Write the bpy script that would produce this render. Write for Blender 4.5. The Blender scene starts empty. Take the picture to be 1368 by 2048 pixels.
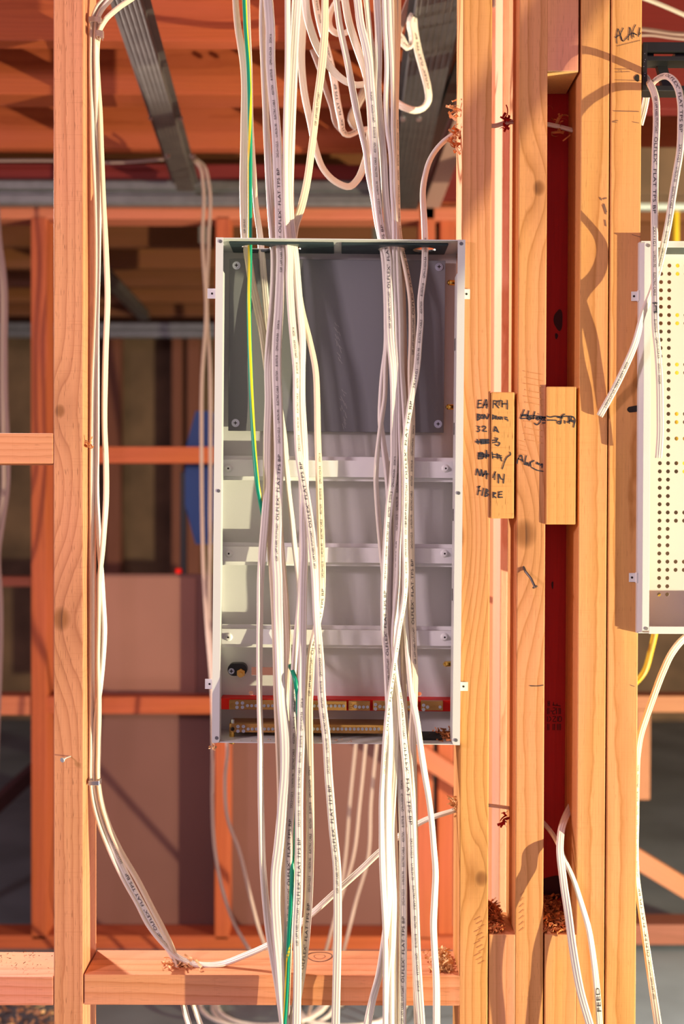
import bpy, bmesh, math, random
from mathutils import Vector, Matrix
random.seed(7)
SC = bpy.context.scene
COL = SC.collection

# ------------------------------------------------------------------ camera
FPX = 2187.0
CAM = Vector((0.0, -1.64, 1.37))
PITCH, ROLL = -0.0127, 0.0029
_fw = Vector((0, math.cos(PITCH), math.sin(PITCH)))
_up0 = Vector((0, -math.sin(PITCH), math.cos(PITCH)))
_x = Vector((1, 0, 0))
RV = _x * math.cos(ROLL) + _up0 * math.sin(ROLL)
UV = _up0 * math.cos(ROLL) - _x * math.sin(ROLL)
cam_d = bpy.data.cameras.new('camera')
cam_d.sensor_fit = 'VERTICAL'; cam_d.sensor_height = 36.0
cam_d.lens = 36.0 * FPX / 2048.0
cam_d.clip_start = 0.05; cam_d.clip_end = 60
cam_d.dof.use_dof = True; cam_d.dof.focus_distance = 1.63; cam_d.dof.aperture_fstop = 2.7
cam = bpy.data.objects.new('camera', cam_d); COL.objects.link(cam)
cam.matrix_world = Matrix(((RV.x, UV.x, -_fw.x, CAM.x), (RV.y, UV.y, -_fw.y, CAM.y), (RV.z, UV.z, -_fw.z, CAM.z), (0, 0, 0, 1)))
SC.camera = cam

# ------------------------------------------------------------------ light
SC.view_settings.view_transform = 'Standard'; SC.view_settings.look = 'None'
SC.view_settings.exposure = 0.0; SC.view_settings.gamma = 1.0
SC.view_settings.use_curve_mapping = False
W = bpy.data.worlds.new('world'); SC.world = W; W.use_nodes = True
W.node_tree.nodes['Background'].inputs[0].default_value = (0.95, 0.61, 0.77, 1)
W.node_tree.nodes['Background'].inputs[1].default_value = 0.36

def lamp(name, kind, loc, power, color, size=0.05, target=None, sy=None):
    d = bpy.data.lights.new(name, kind); d.energy = power; d.color = color
    if kind == 'AREA':
        d.size = size
        if sy: d.shape = 'RECTANGLE'; d.size_y = sy
    else:
        d.shadow_soft_size = size
    o = bpy.data.objects.new(name, d); COL.objects.link(o); o.location = loc
    if target is not None:
        o.rotation_euler = (Vector(target) - Vector(loc)).to_track_quat('-Z', 'Y').to_euler()
    return o
lamp('work_lamp_front', 'POINT', (3.2, -1.05, 0.60), 1080, (1.0, 0.90, 0.56), 0.012)
_sp = lamp('work_lamp_rear', 'SPOT', (-1.15, 1.05, 2.05), 230, (1.0, 0.88, 0.74), 0.05, (0.25, -0.1, 1.15))
_sp.data.spot_size = math.radians(105); _sp.data.spot_blend = 0.35
lamp('room_fill', 'POINT', (0.85, 0.80, 0.30), 24, (1.0, 0.84, 0.72), 0.08)  # added low fill that brightens the joist undersides behind the frame
lamp('left_fill', 'AREA', (-2.0, -1.55, 1.95), 38, (1.0, 0.77, 0.84), 0.28, (0, 0.1, 1.3), 0.28)  # added pinkish fill from the upper left; no window stands there
lamp('far_lamp', 'POINT', (1.9, 1.25, 1.9), 4, (1.0, 0.90, 0.80), 0.1)

# ------------------------------------------------------------------ maths helpers
def P(px, py, y=0.0):
    d = _fw + RV * ((px - 684.0) / FPX) + UV * ((1024.0 - py) / FPX)
    return CAM + d * ((y - CAM.y) / d.y)
def X(px, y=0.0, py=1000): return P(px, py, y).x
def Z(py, y=0.0, px=684): return P(px, py, y).z
def S(y): return (y - CAM.y) / FPX           # metres per photo pixel at depth y

# ------------------------------------------------------------------ object helpers
def tag(o, label=None, cat=None, group=None, kind=None):
    if label: o['label'] = label
    if cat: o['category'] = cat
    if group: o['group'] = group
    if kind: o['kind'] = kind
    return o
def empty(name, loc=(0, 0, 0), roty=0.0):
    o = bpy.data.objects.new(name, None); COL.objects.link(o)
    o.location = loc; o.rotation_euler = (0, roty, 0); o.empty_display_size = 0.02
    return o
def link(name, me, mat=None, parent=None, loc=(0, 0, 0), rot=None):
    o = bpy.data.objects.new(name, me); COL.objects.link(o)
    if mat:
        me.materials.clear(); me.materials.append(mat)
    if parent: o.parent = parent
    o.location = loc
    if rot: o.rotation_euler = rot
    return o
def smooth(me, on=True):
    for p in me.polygons: p.use_smooth = on
def from_bm(bm, sm=False, name='m'):
    me = bpy.data.meshes.new(name); bm.normal_update(); bm.to_mesh(me); bm.free()
    if sm: smooth(me)
    return me
def bm_box(bm, x0, x1, y0, y1, z0, z1, bev=0.0, seg=1):
    r = bmesh.ops.create_cube(bm, size=1.0)
    vs = r['verts']
    for v in vs:
        v.co = Vector(((x0 + x1) / 2 + v.co.x * (x1 - x0), (y0 + y1) / 2 + v.co.y * (y1 - y0), (z0 + z1) / 2 + v.co.z * (z1 - z0)))
    if bev > 0:
        es = list({e for v in vs for e in v.link_edges})
        bmesh.ops.bevel(bm, geom=es, offset=bev, segments=seg, affect='EDGES', profile=0.6)
    return bm
def bm_cyl(bm, c, axis, r, h, n=16, r2=None, bev=0.0):
    """cylinder centred c along axis vector"""
    res = bmesh.ops.create_cone(bm, cap_ends=True, segments=n, radius1=r, radius2=r if r2 is None else r2, depth=h)
    q = Vector((0, 0, 1)).rotation_difference(Vector(axis)).to_matrix().to_4x4()
    bmesh.ops.transform(bm, matrix=Matrix.Translation(Vector(c)) @ q, verts=res['verts'])
    return res
def local(parent, p):
    """world point into parent's local frame"""
    if parent is None: return Vector(p)
    m = Matrix.Translation(parent.location) @ parent.rotation_euler.to_matrix().to_4x4()
    return m.inverted() @ Vector(p)
def catmull(pts, step):
    """pts: list of vectors (any dim, tuples); returns resampled list"""
    out = []
    n = len(pts)
    for i in range(n - 1):
        p0 = pts[max(i - 1, 0)]; p1 = pts[i]; p2 = pts[i + 1]; p3 = pts[min(i + 2, n - 1)]
        d = math.hypot(p2[0] - p1[0], p2[1] - p1[1])
        k = max(2, int(d / step))
        # non-uniform safe tangents
        def tang(a, b, c):
            da = math.hypot(b[0] - a[0], b[1] - a[1]); db = math.hypot(c[0] - b[0], c[1] - b[1])
            if da < 1e-6: return [(c[j] - b[j]) for j in range(len(b))]
            if db < 1e-6: return [(b[j] - a[j]) / da * d for j in range(len(b))]
            return [((b[j] - a[j]) / da * db + (c[j] - b[j]) / db * da) / (da + db) * d for j in range(len(b))]
        m1 = tang(p0, p1, p2) if i > 0 else [p2[j] - p1[j] for j in range(len(p1))]
        m2 = tang(p1, p2, p3) if i < n - 2 else [p2[j] - p1[j] for j in range(len(p1))]
        for s in range(k):
            t = s / k; t2 = t * t; t3 = t2 * t
            out.append(tuple((2*t3 - 3*t2 + 1) * p1[j] + (t3 - 2*t2 + t) * m1[j] + (-2*t3 + 3*t2) * p2[j] + (t3 - t2) * m2[j] for j in range(len(p1))))
    out.append(tuple(pts[-1]))
    return out

# ------------------------------------------------------------------ materials
def new_mat(name):
    m = bpy.data.materials.new(name); m.use_nodes = True
    return m, m.node_tree, m.node_tree.nodes['Principled BSDF']
def plain(name, col, rough=0.5, metal=0.0, spec=0.5, bump=0.0, bscale=200, var=0.0, coat=0.0):
    m, t, b = new_mat(name)
    b.inputs['Base Color'].default_value = (*col, 1); b.inputs['Roughness'].default_value = rough
    b.inputs['Metallic'].default_value = metal; b.inputs['Specular IOR Level'].default_value = spec
    if coat: b.inputs['Coat Weight'].default_value = coat
    if bump or var:
        tc = t.nodes.new('ShaderNodeTexCoord'); n = t.nodes.new('ShaderNodeTexNoise')
        n.inputs['Scale'].default_value = bscale; n.inputs['Detail'].default_value = 3
        t.links.new(tc.outputs['Object'], n.inputs['Vector'])
        if bump:
            bp = t.nodes.new('ShaderNodeBump'); bp.inputs['Strength'].default_value = bump; bp.inputs['Distance'].default_value = 0.001
            t.links.new(n.outputs['Fac'], bp.inputs['Height']); t.links.new(bp.outputs['Normal'], b.inputs['Normal'])
        if var:
            r = t.nodes.new('ShaderNodeValToRGB')
            r.color_ramp.elements[0].position = 0.3; r.color_ramp.elements[1].position = 0.7
            r.color_ramp.elements[0].color = (*[c * (1 - var) for c in col], 1)
            r.color_ramp.elements[1].color = (*[min(1, c * (1 + var)) for c in col], 1)
            t.links.new(n.outputs['Fac'], r.inputs['Fac']); t.links.new(r.outputs['Color'], b.inputs['Base Color'])
    return m

class NT:
    def __init__(s, t): s.t = t
    def add(s, typ, **kw):
        n = s.t.nodes.new(typ)
        for k, v in kw.items(): setattr(n, k, v)
        return n
    def put(s, sock, v):
        if isinstance(v, bpy.types.NodeSocket): s.t.links.new(v, sock)
        else: sock.default_value = v
    def m(s, op, a, b=0.0, c=0.0):
        n = s.add('ShaderNodeMath', operation=op)
        s.put(n.inputs[0], a); s.put(n.inputs[1], b); s.put(n.inputs[2], c)
        return n.outputs[0]
    def vm(s, op, a, b=(0, 0, 0)):
        n = s.add('ShaderNodeVectorMath', operation=op); s.put(n.inputs[0], a); s.put(n.inputs[1], b)
        return n.outputs[0]
    def noise(s, vec, scale, detail=2.0, rough=0.5):
        n = s.add('ShaderNodeTexNoise'); s.put(n.inputs['Vector'], vec)
        n.inputs['Scale'].default_value = scale; n.inputs['Detail'].default_value = detail; n.inputs['Roughness'].default_value = rough
        return n.outputs['Fac']
    def mix(s, f, a, b, mode='MIX'):
        n = s.add('ShaderNodeMix', data_type='RGBA', blend_type=mode)
        s.put(n.inputs['Factor'], f); s.put(n.inputs['A'], a); s.put(n.inputs['B'], b)
        return n.outputs['Result']
    def ramp(s, f, stops):
        n = s.add('ShaderNodeValToRGB'); s.put(n.inputs[0], f)
        e = n.color_ramp.elements
        while len(e) < len(stops): e.new(0.5)
        for el, (p, c) in zip(e, stops):
            el.position = p; el.color = (c, c, c, 1) if not isinstance(c, tuple) else (*c, 1)
        return n.outputs['Color']

def wood(name, seed=0, light=(0.72, 0.34, 0.165), dark=(0.50, 0.185, 0.07), pink=(0.76, 0.27, 0.21),
         pinkness=0.5, ring=0.0075, cx=0.03, cy=0.055, knots=(), lines=0.75, wear=0.5):
    """sawn timber: growth rings about a pith line at (cx, cy), local Z is the grain; knots (x, y, z, r) in local metres"""
    m, t, b = new_mat(name); N = NT(t)
    tc = N.add('ShaderNodeTexCoord'); obj = tc.outputs['Object']
    off = (seed * 3.17 % 7, seed * 1.73 % 5, seed * 2.31 % 9)
    sv = N.vm('ADD', N.vm('MULTIPLY', obj, (1, 1, 0.07)), off)
    n1 = N.m('SUBTRACT', N.noise(sv, 11, 2), 0.5)
    n2 = N.m('SUBTRACT', N.noise(N.vm('ADD', N.vm('MULTIPLY', obj, (1, 1, 0.3)), off), 60, 2), 0.5)
    sep = N.add('ShaderNodeSeparateXYZ'); t.links.new(obj, sep.inputs[0])
    dx = N.m('SUBTRACT', sep.outputs[0], cx); dy = N.m('SUBTRACT', sep.outputs[1], cy)
    rr = N.m('SQRT', N.m('ADD', N.m('MULTIPLY', dx, dx), N.m('MULTIPLY', dy, dy)))
    rr = N.m('ADD', rr, N.m('MULTIPLY', n1, 0.036))
    rr = N.m('ADD', rr, N.m('MULTIPLY', n2, 0.0035))
    kn = None
    for (kx, ky, kz, kr) in knots:
        ax = N.m('SUBTRACT', sep.outputs[0], kx); ay = N.m('MULTIPLY', N.m('SUBTRACT', sep.outputs[1], ky), 0.5)
        az = N.m('MULTIPLY', N.m('SUBTRACT', sep.outputs[2], kz), 0.75)
        d2 = N.m('ADD', N.m('ADD', N.m('MULTIPLY', ax, ax), N.m('MULTIPLY', ay, ay)), N.m('MULTIPLY', az, az))
        az2 = N.m('MULTIPLY', az, 0.45)
        d3 = N.m('ADD', N.m('ADD', N.m('MULTIPLY', ax, ax), N.m('MULTIPLY', ay, ay)), N.m('MULTIPLY', az2, az2))
        infl = N.m('EXPONENT', N.m('MULTIPLY', d3, -1.0 / (2.6 * kr) ** 2))
        rr = N.m('ADD', rr, N.m('MULTIPLY', infl, kr * 2.2))
        core = N.m('EXPONENT', N.m('MULTIPLY', N.m('POWER', N.m('MULTIPLY', d2, 1.0 / (kr * kr)), 2.0), -1.0))
        halo = N.m('MULTIPLY', infl, 0.28)
        k = N.m('MAXIMUM', N.m('MULTIPLY', core, 0.9), halo)
        kn = k if kn is None else N.m('MAXIMUM', kn, k)
    fr = N.m('FRACT', N.m('MULTIPLY', rr, 1.0 / ring))
    line = N.ramp(fr, [(0.0, 0.0), (0.45, 0.08), (0.80, 0.55), (0.90, 1.0), (1.0, 0.0)])
    fib = N.noise(N.vm('ADD', N.vm('MULTIPLY', obj, (420, 420, 7)), off), 1.0, 3, 0.6)
    blotch = N.noise(N.vm('ADD', N.vm('MULTIPLY', obj, (9, 9, 2.0)), off), 1.0, 2)
    pk = N.m('MULTIPLY', N.ramp(blotch, [(0.38, 0.0), (0.64, 1.0)]), pinkness)
    base = N.mix(pk, (*light, 1), (*pink, 1))
    darkc = N.mix(N.m('MULTIPLY', pk, 0.6), (*dark, 1), (dark[0] * 1.08, dark[1] * 0.8, dark[2] * 1.35, 1))
    col = N.mix(N.m('MULTIPLY', N.m('MULTIPLY', line, lines), N.m('ADD', 0.35, fib)), base, darkc)
    sh = N.ramp(fib, [(0.25, 0.80), (0.6, 1.0), (0.8, 1.08)])
    col = N.mix(0.55, col, sh, 'MULTIPLY')
    # fine cross-saw marks and pores
    saw = N.noise(N.vm('ADD', N.vm('MULTIPLY', obj, (14, 14, 520)), off), 1.0, 1)
    col = N.mix(N.m('MULTIPLY', N.ramp(saw, [(0.60, 0.0), (0.75, 1.0)]), 0.16 * wear), col, (dark[0] * 0.8, dark[1] * 0.7, dark[2] * 0.7, 1))
    por = N.noise(N.vm('ADD', N.vm('MULTIPLY', obj, (900, 900, 60)), off), 1.0, 0)
    col = N.mix(N.m('MULTIPLY', N.ramp(por, [(0.70, 0.0), (0.78, 1.0)]), 0.45 * wear), col, (dark[0] * 0.45, dark[1] * 0.4, dark[2] * 0.4, 1))
    if kn is not None:
        kc = N.mix(line, (0.27, 0.095, 0.024, 1), (0.085, 0.028, 0.010, 1))
        col = N.mix(kn, col, kc)
    t.links.new(col, b.inputs['Base Color'])
    b.inputs['Roughness'].default_value = 0.62; b.inputs['Specular IOR Level'].default_value = 0.35
    bp = N.add('ShaderNodeBump'); bp.inputs['Strength'].default_value = 0.25; bp.inputs['Distance'].default_value = 0.0008
    t.links.new(N.m('ADD', fib, N.m('MULTIPLY', saw, 0.4)), bp.inputs['Height']); t.links.new(bp.outputs['Normal'], b.inputs['Normal'])
    return m

M = {}
M['pvc'] = plain('white_cable_sheath', (0.79, 0.715, 0.63), 0.38, spec=0.5)
M['pvc2'] = plain('cream_cable_sheath', (0.76, 0.63, 0.47), 0.40, spec=0.5)
M['pvc3'] = plain('cool_cable_sheath', (0.80, 0.735, 0.675), 0.36, spec=0.5)
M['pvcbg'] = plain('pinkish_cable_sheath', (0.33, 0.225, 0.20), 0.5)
M['green'] = plain('green_insulation', (0.0, 0.30, 0.17), 0.35)
M['yellow'] = plain('yellow_insulation', (0.85, 0.66, 0.02), 0.35)
M['ink'] = plain('black_print', (0.025, 0.022, 0.03), 0.6)
M['marker'] = plain('marker_ink', (0.03, 0.028, 0.04), 0.55)
M['pencil'] = plain('grey_stamp_ink', (0.20, 0.10, 0.07), 0.7)
M['stampred'] = plain('dark_stamp_ink', (0.05, 0.005, 0.01), 0.7)
M['white'] = plain('white_powder_coat', (0.68, 0.68, 0.67), 0.33, bump=0.12, bscale=900)
M['white2'] = plain('white_rail_paint', (0.82, 0.82, 0.81), 0.30)
M['plate'] = plain('grey_panel_board', (0.20, 0.207, 0.225), 0.42, bump=0.1, bscale=1200)
M['gasket'] = plain('dark_teal_gland_plate', (0.018, 0.035, 0.042), 0.45)
M['red'] = plain('red_busbar_shroud', (0.72, 0.010, 0.004), 0.5, spec=0.25)
M['brass'] = plain('brass_terminal_bar', (0.46, 0.25, 0.075), 0.42, metal=0.6)
M['brass2'] = plain('polished_brass', (0.80, 0.52, 0.12), 0.22, metal=1.0)
M['steel'] = plain('zinc_screw', (0.66, 0.72, 0.78), 0.32, metal=1.0)
M['galvlight'] = plain('lit_galvanised_steel', (0.62, 0.68, 0.68), 0.35, metal=0.5)  # strong light on the right-hand track put into a paler steel colour
M['galv'] = plain('galvanised_steel', (0.21, 0.21, 0.225), 0.36, metal=0.6, var=0.12, bscale=25)
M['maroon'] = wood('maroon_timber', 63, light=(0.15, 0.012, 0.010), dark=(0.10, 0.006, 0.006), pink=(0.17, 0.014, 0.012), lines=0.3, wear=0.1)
M['galvdark'] = plain('dull_galvanised_steel', (0.30, 0.27, 0.27), 0.42, metal=0.55, var=0.12, bscale=25)
M['black'] = plain('black_plastic', (0.012, 0.012, 0.014), 0.38)
M['slot'] = plain('screw_slot', (0.03, 0.05, 0.09), 0.5)
M['nail'] = plain('dark_nail_steel', (0.10, 0.085, 0.08), 0.4, metal=0.6)
M['dark'] = plain('dark_hole', (0.02, 0.012, 0.01), 0.9)
M['blue'] = plain('blue_plastic', (0.01, 0.075, 0.30), 0.5)
M['yhose'] = plain('yellow_hose', (0.72, 0.46, 0.02), 0.45)
M['concrete'] = plain('concrete_floor', (0.155, 0.19, 0.21), 0.7, var=0.25, bscale=3, bump=0.2)
M['ply'] = plain('dim_plywood', (0.15, 0.085, 0.05), 0.8, var=0.35, bscale=4)
M['board'] = plain('pinkish_hardboard', (0.165, 0.066, 0.056), 0.6, var=0.12, bscale=2.5)
M['board2'] = plain('light_patch_hardboard', (0.26, 0.11, 0.085), 0.6, var=0.10, bscale=2.5)  # board colour with a patch of light put into it
M['subfloor'] = plain('dark_subfloor_sheet', (0.22, 0.075, 0.035), 0.8, var=0.3, bscale=5)
M['shav'] = plain('wood_shavings', (0.82, 0.46, 0.22), 0.7, var=0.3, bscale=90)
M['shavred'] = plain('stained_wood_shavings', (0.58, 0.20, 0.06), 0.7, var=0.45, bscale=120)
M['foam'] = plain('black_foam', (0.015, 0.014, 0.014), 0.8, bump=0.5, bscale=300)
M['endgrain'] = wood('end_grain_timber', 31, light=(0.80, 0.52, 0.22), dark=(0.5, 0.24, 0.08), pinkness=0.0, ring=0.006, lines=0.5)
M['bgwood'] = [wood('background_timber_%s' % n, 40 + i * 3, light=l, dark=d, pink=p, pinkness=0.6, lines=0.5, wear=0.2) for i, (n, l, d, p) in enumerate([
    ('orange', (0.42, 0.092, 0.027), (0.24, 0.038, 0.010), (0.46, 0.095, 0.052)),
    ('salmon', (0.50, 0.155, 0.075), (0.36, 0.085, 0.035), (0.54, 0.145, 0.095)),
    ('rust', (0.42, 0.105, 0.035), (0.24, 0.05, 0.015), (0.48, 0.10, 0.06))])]
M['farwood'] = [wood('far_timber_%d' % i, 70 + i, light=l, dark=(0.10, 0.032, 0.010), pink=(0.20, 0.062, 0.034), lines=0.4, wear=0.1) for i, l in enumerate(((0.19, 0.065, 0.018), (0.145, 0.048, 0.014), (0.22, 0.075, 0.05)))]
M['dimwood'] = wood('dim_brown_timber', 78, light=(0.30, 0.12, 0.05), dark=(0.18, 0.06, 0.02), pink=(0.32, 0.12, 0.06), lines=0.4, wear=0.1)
M['redwood'] = wood('deep_red_timber', 61, light=(0.50, 0.014, 0.014), dark=(0.36, 0.010, 0.010), pink=(0.52, 0.02, 0.022), lines=0.4, wear=0.15)  # timber in one deep saturated red

# ------------------------------------------------------------------ timber builder
def timber(name, x0, x1, y0, y1, z0, z1, axis, mat, label, cat, group=None, bev=0.0016):
    """axis: long direction; local Z always runs along the grain"""
    c = Vector(((x0 + x1) / 2, (y0 + y1) / 2, (z0 + z1) / 2)); w, d, h = x1 - x0, y1 - y0, z1 - z0
    bm = bmesh.new()
    if axis == 'z': bm_box(bm, -w/2, w/2, -d/2, d/2, -h/2, h/2, bev, 2); rot = None
    elif axis == 'x': bm_box(bm, -h/2, h/2, -d/2, d/2, -w/2, w/2, bev, 2); rot = (0, math.pi/2, 0)
    else: bm_box(bm, -w/2, w/2, -h/2, h/2, -d/2, d/2, bev, 2); rot = (math.pi/2, 0, 0)
    o = link(name, from_bm(bm), mat, None, c, rot)
    return tag(o, label, cat, group)

def ptimber(name, px0, px1, py0, py1, y0, d, axis, mat, label, cat, group=None, pm=1000, bev=0.0016):
    a = X(px0, y0, (py0 + py1) / 2 if axis == 'x' else pm); b = X(px1, y0, (py0 + py1) / 2 if axis == 'x' else pm)
    xm = (px0 + px1) / 2
    return timber(name, a, b, y0, y0 + d, Z(py1, y0, xm), Z(py0, y0, xm), axis, mat, label, cat, group, bev)

def kn(px, py, r, px0, px1, z0, z1):
    """photo position of a knot -> local timber coordinates on its front face"""
    p = P(px, py, 0); return (p.x - (X(px0) + X(px1)) / 2, -0.045, p.z - (z0 + z1) / 2, r * S(0))

# ------------------------------------------------------------------ SETTING
def slab(name, x0, x1, y0, y1, z0, z1, mat):
    bm = bm_box(bmesh.new(), x0, x1, y0, y1, z0, z1)
    return tag(link(name, from_bm(bm), mat), kind='structure')
slab('floor', -4, 4.5, -4.2, 5.2, -0.1, 0.0, M['concrete'])
slab('ceiling', -4, 4.5, -0.3, 5.2, 2.62, 2.66, M['subfloor'])
slab('wall_back', -4, 4.5, 5.10, 5.16, 0, 2.62, M['ply'])

ZT, ZB = 2.60, 0.045
# ------------------------------------------------------------------ FRONT FRAME
def stud(px0, px1, seed, label, knots=(), **kw):
    ks = [kn(a, b, r, px0, px1, ZB, ZT) for a, b, r in knots]
    return timber('wall_stud', X(px0), X(px1), 0, 0.09, ZB, ZT, 'z', wood('stud_timber_%d' % seed, seed, knots=ks, **kw), label, 'stud', 'studs of the front wall frame')
YW = dict(light=(0.76, 0.365, 0.118), dark=(0.44, 0.165, 0.028), pink=(0.78, 0.31, 0.20))
S1 = stud(107, 166, 1, 'peach coloured timber stud left of the enclosure with cables clipped to its right side', [(120, 822, 11), (122, 1238, 20)], cx=-0.06, cy=0.02, ring=0.0095, pinkness=0.55, lines=0.95, wear=1.4, light=(0.68, 0.31, 0.145), dark=(0.46, 0.17, 0.07), pink=(0.72, 0.27, 0.175))
S2 = stud(922, 980, 2, 'golden stud touching the right side of the enclosure, with the first half of EARTH list', [(905, 1072, 26), (963, 1757, 13)], cx=0.07, cy=0.03, ring=0.0085, pinkness=0.55, lines=0.8, **YW)
S3 = stud(1034, 1091, 3, 'golden timber stud with a bent nail and the word Alarm handwritten on it', [(1078, 376, 13), (1050, 1068, 24)], cx=0.1, cy=0.05, ring=0.012, pinkness=0.5, lines=0.75, **YW)
S4 = stud(1157, 1214, 4, 'plain golden stud between the red recess and the stud marked ALARM', [], cx=-0.05, cy=0.05, ring=0.010, pinkness=0.4, lines=0.8, **YW)
S5 = stud(1217, 1278, 5, 'golden timber stud touching the perforated cabinet, word ALARM near its top', [], cx=0.02, cy=-0.12, ring=0.0085, pinkness=0.35, lines=0.85, **YW)

def nog(px0, px1, py0, py1, seed, label, **kw):
    return ptimber('nogging', px0, px1, py0, py1, 0.0, 0.09, 'x', wood('nogging_timber_%d' % seed, seed, **kw), label, 'nogging', 'noggings between the studs')
NW = dict(light=(0.74, 0.32, 0.15), dark=(0.50, 0.16, 0.05))
nog(-120, 106.5, 866, 927, 6, 'short nogging at mid height running off the left edge of the photo', cx=0.12, cy=0.05, ring=0.008, pinkness=0.1, **NW)
nog(-120, 106.5, 1953, 2011, 7, 'short low nogging running off the left edge of the photo with a knot', cx=0.12, cy=0.03, ring=0.010, pinkness=0.8, **NW)
N3 = nog(168, 921, 1950, 2011, 8, 'long low nogging below the enclosure with cables passing in front of it', cx=0.10, cy=0.06, ring=0.011, pinkness=0.6, **NW)

def block(px0, px1, py0, py1, seed, label, y0=0.0, d=0.09, **kw):
    k2 = dict(YW); k2.update(kw)
    return ptimber('packing_block', px0, px1, py0, py1, y0, d, 'z', wood('block_timber_%d' % seed, seed, **k2), label, 'block', 'packing blocks between the studs', pm=(py0 + py1) / 2)
BE = block(982.0, 1028.5, 784, 1037, 9, 'rough sawn packing block carrying the second half of the EARTH list', y0=-0.002, d=0.088, cx=0.0, cy=0.2, ring=0.010, pinkness=0.0, lines=0.35, wear=1.8)
BH = block(1092.5, 1152, 773, 1049, 10, 'smooth packing block with crossed out handwriting, beside the word Alarm', y0=-0.004, cx=0.2, cy=0.02, ring=0.012, pinkness=0.0, lines=0.45)
BT = block(1096, 1158, -260, 142, 11, 'packing block hanging at the top of the red recess, shade painted pink, end grain lit', cx=0.02, cy=0.2, ring=0.010, pinkness=1.0, lines=0.3)  # full pink tint stands in for the shade over this block
BB1 = block(976, 1028, 1869, 3000, 12, 'low packing block below the narrow gap with the bright strip', cx=0.1, cy=0.05, ring=0.012, pinkness=0.8, lines=0.45)
BB2 = block(1087, 1150, 1869, 3000, 13, 'low packing block at the foot of the red recess', cx=0.1, cy=0.06, ring=0.013, pinkness=0.9, lines=0.45)
# pale end grain on the lower end of the hanging block
bm = bm_box(bmesh.new(), -0.0228, 0.0228, -0.0445, 0.0445, -0.0009, 0.0005)
lb = local(BT, (BT.location.x, 0.045, Z(142, 0, 1127)))
link('end_grain', from_bm(bm), M['endgrain'], BT, lb)

# timbers closing the recesses from behind
o = timber('rear_stud', X(1058, 0.092), X(1175, 0.092), 0.092, 0.137, ZB, ZT, 'z', M['redwood'], 'deep red stud closing the back of the tall recess', 'stud')
RS = o
ptimber('rear_stud', 1001, 1016, -300, 1840, 0.24, 0.09, 'z', wood('pale_gap_timber', 15, light=(0.80, 0.46, 0.30), pink=(0.82, 0.42, 0.34), dark=(0.6, 0.24, 0.12), ring=0.005), 'pale bright strip of a stud seen through the narrow gap beside the EARTH block', 'stud')
ptimber('rear_stud', 958, 1003, -300, 2600, 0.55, 0.045, 'z', wood('salmon_gap_timber', 16, light=(0.60, 0.22, 0.12), pinkness=0.8), 'salmon stud further back in the narrow gap right of the enclosure stud', 'stud')

# ------------------------------------------------------------------ strokes (handwriting, stamps)
def strokes(name, polys, scale, ox, oy, mat, parent, width, y=-0.0006, clip=None):
    """polylines in photo-crop units -> thin ribbons lying on the face at depth y"""
    bm = bmesh.new()
    for pl in polys:
        pts = [(ox + a / scale, oy + b / scale) for a, b in pl]
        if len(pts) > 2:
            pts = [(q[0], q[1]) for q in catmull([(a, b) for a, b in pts], 1.5)]
        v3 = [P(a, b, y) for a, b in pts]
        hw = width * S(y) / 2
        prev = None
        rows = []
        for i, p in enumerate(v3):
            t = (v3[min(i + 1, len(v3) - 1)] - v3[max(i - 1, 0)]); t.y = 0
            if t.length < 1e-7: continue
            t.normalize(); n = Vector((-t.z, 0, t.x)) * hw * (0.85 + 0.3 * random.random())
            e = t * hw * 0.6 if i == len(v3) - 1 else (-t * hw * 0.6 if i == 0 else Vector())
            rows.append((p + n + e, p - n + e))
        L = [(bm.verts.new(local(parent, a)), bm.verts.new(local(parent, c))) for a, c in rows]
        for i in range(len(L) - 1):
            bm.faces.new((L[i][0], L[i][1], L[i + 1][1], L[i + 1][0]))
    return link(name, from_bm(bm), mat, parent)
def stroke_rows(name, polys, breaks, *args, **kw):
    rows = {}
    for pl in polys:
        my = sum(q[1] for q in pl) / len(pl); rows.setdefault(sum(my > b for b in breaks), []).append(pl)
    for k in sorted(rows): strokes(name, rows[k], *args, **kw)
def stuff(o): o['kind'] = 'stuff'
D = (8.047, 930, 780)
h_stud = [[(215,170),(205,290)],[(215,170),(270,165)],[(210,225),(262,218)],[(205,290),(268,280)],
  [(285,290),(345,155),(352,295)],[(295,245),(355,235)],
  [(200,390),(200,490)],[(200,390),(240,395),(205,435),(245,455),(200,488)],[(265,400),(250,440),(275,460),(295,430),(275,395)],[(305,465),(315,395),(355,465),(385,390)],
  [(195,585),(235,590),(210,625),(240,640),(225,665),(195,668)],[(275,600),(310,580),(335,600),(285,660),(350,665)],
  [(175,830),(385,815)],[(180,845),(385,840)],[(200,795),(215,870)],[(245,800),(385,800)],[(255,800),(262,870)],[(265,865),(385,855)],[(330,795),(335,860)],
  [(215,1020),(385,1040)],[(210,1060),(385,1050)],[(220,1010),(215,1110)],[(220,1015),(285,1010),(290,1095),(215,1110)],[(345,970),(340,1100)],[(225,1080),(380,1068)],[(225,1040),(300,1030)],
  [(175,1370),(200,1270),(240,1380),(265,1280),(285,1390)],[(290,1390),(340,1300),(350,1430)],[(290,1360),(380,1350)],
  [(230,1550),(205,1690)],[(205,1565),(245,1550)],[(215,1625),(255,1620)],[(300,1580),(275,1700)],[(345,1590),(320,1715)],[(345,1595),(375,1620),(340,1655),(380,1680),(330,1715)]]
stroke_rows('handwriting', h_stud, (330, 530, 720, 930, 1200, 1480), *D, M['marker'], S2, 2.3)
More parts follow.
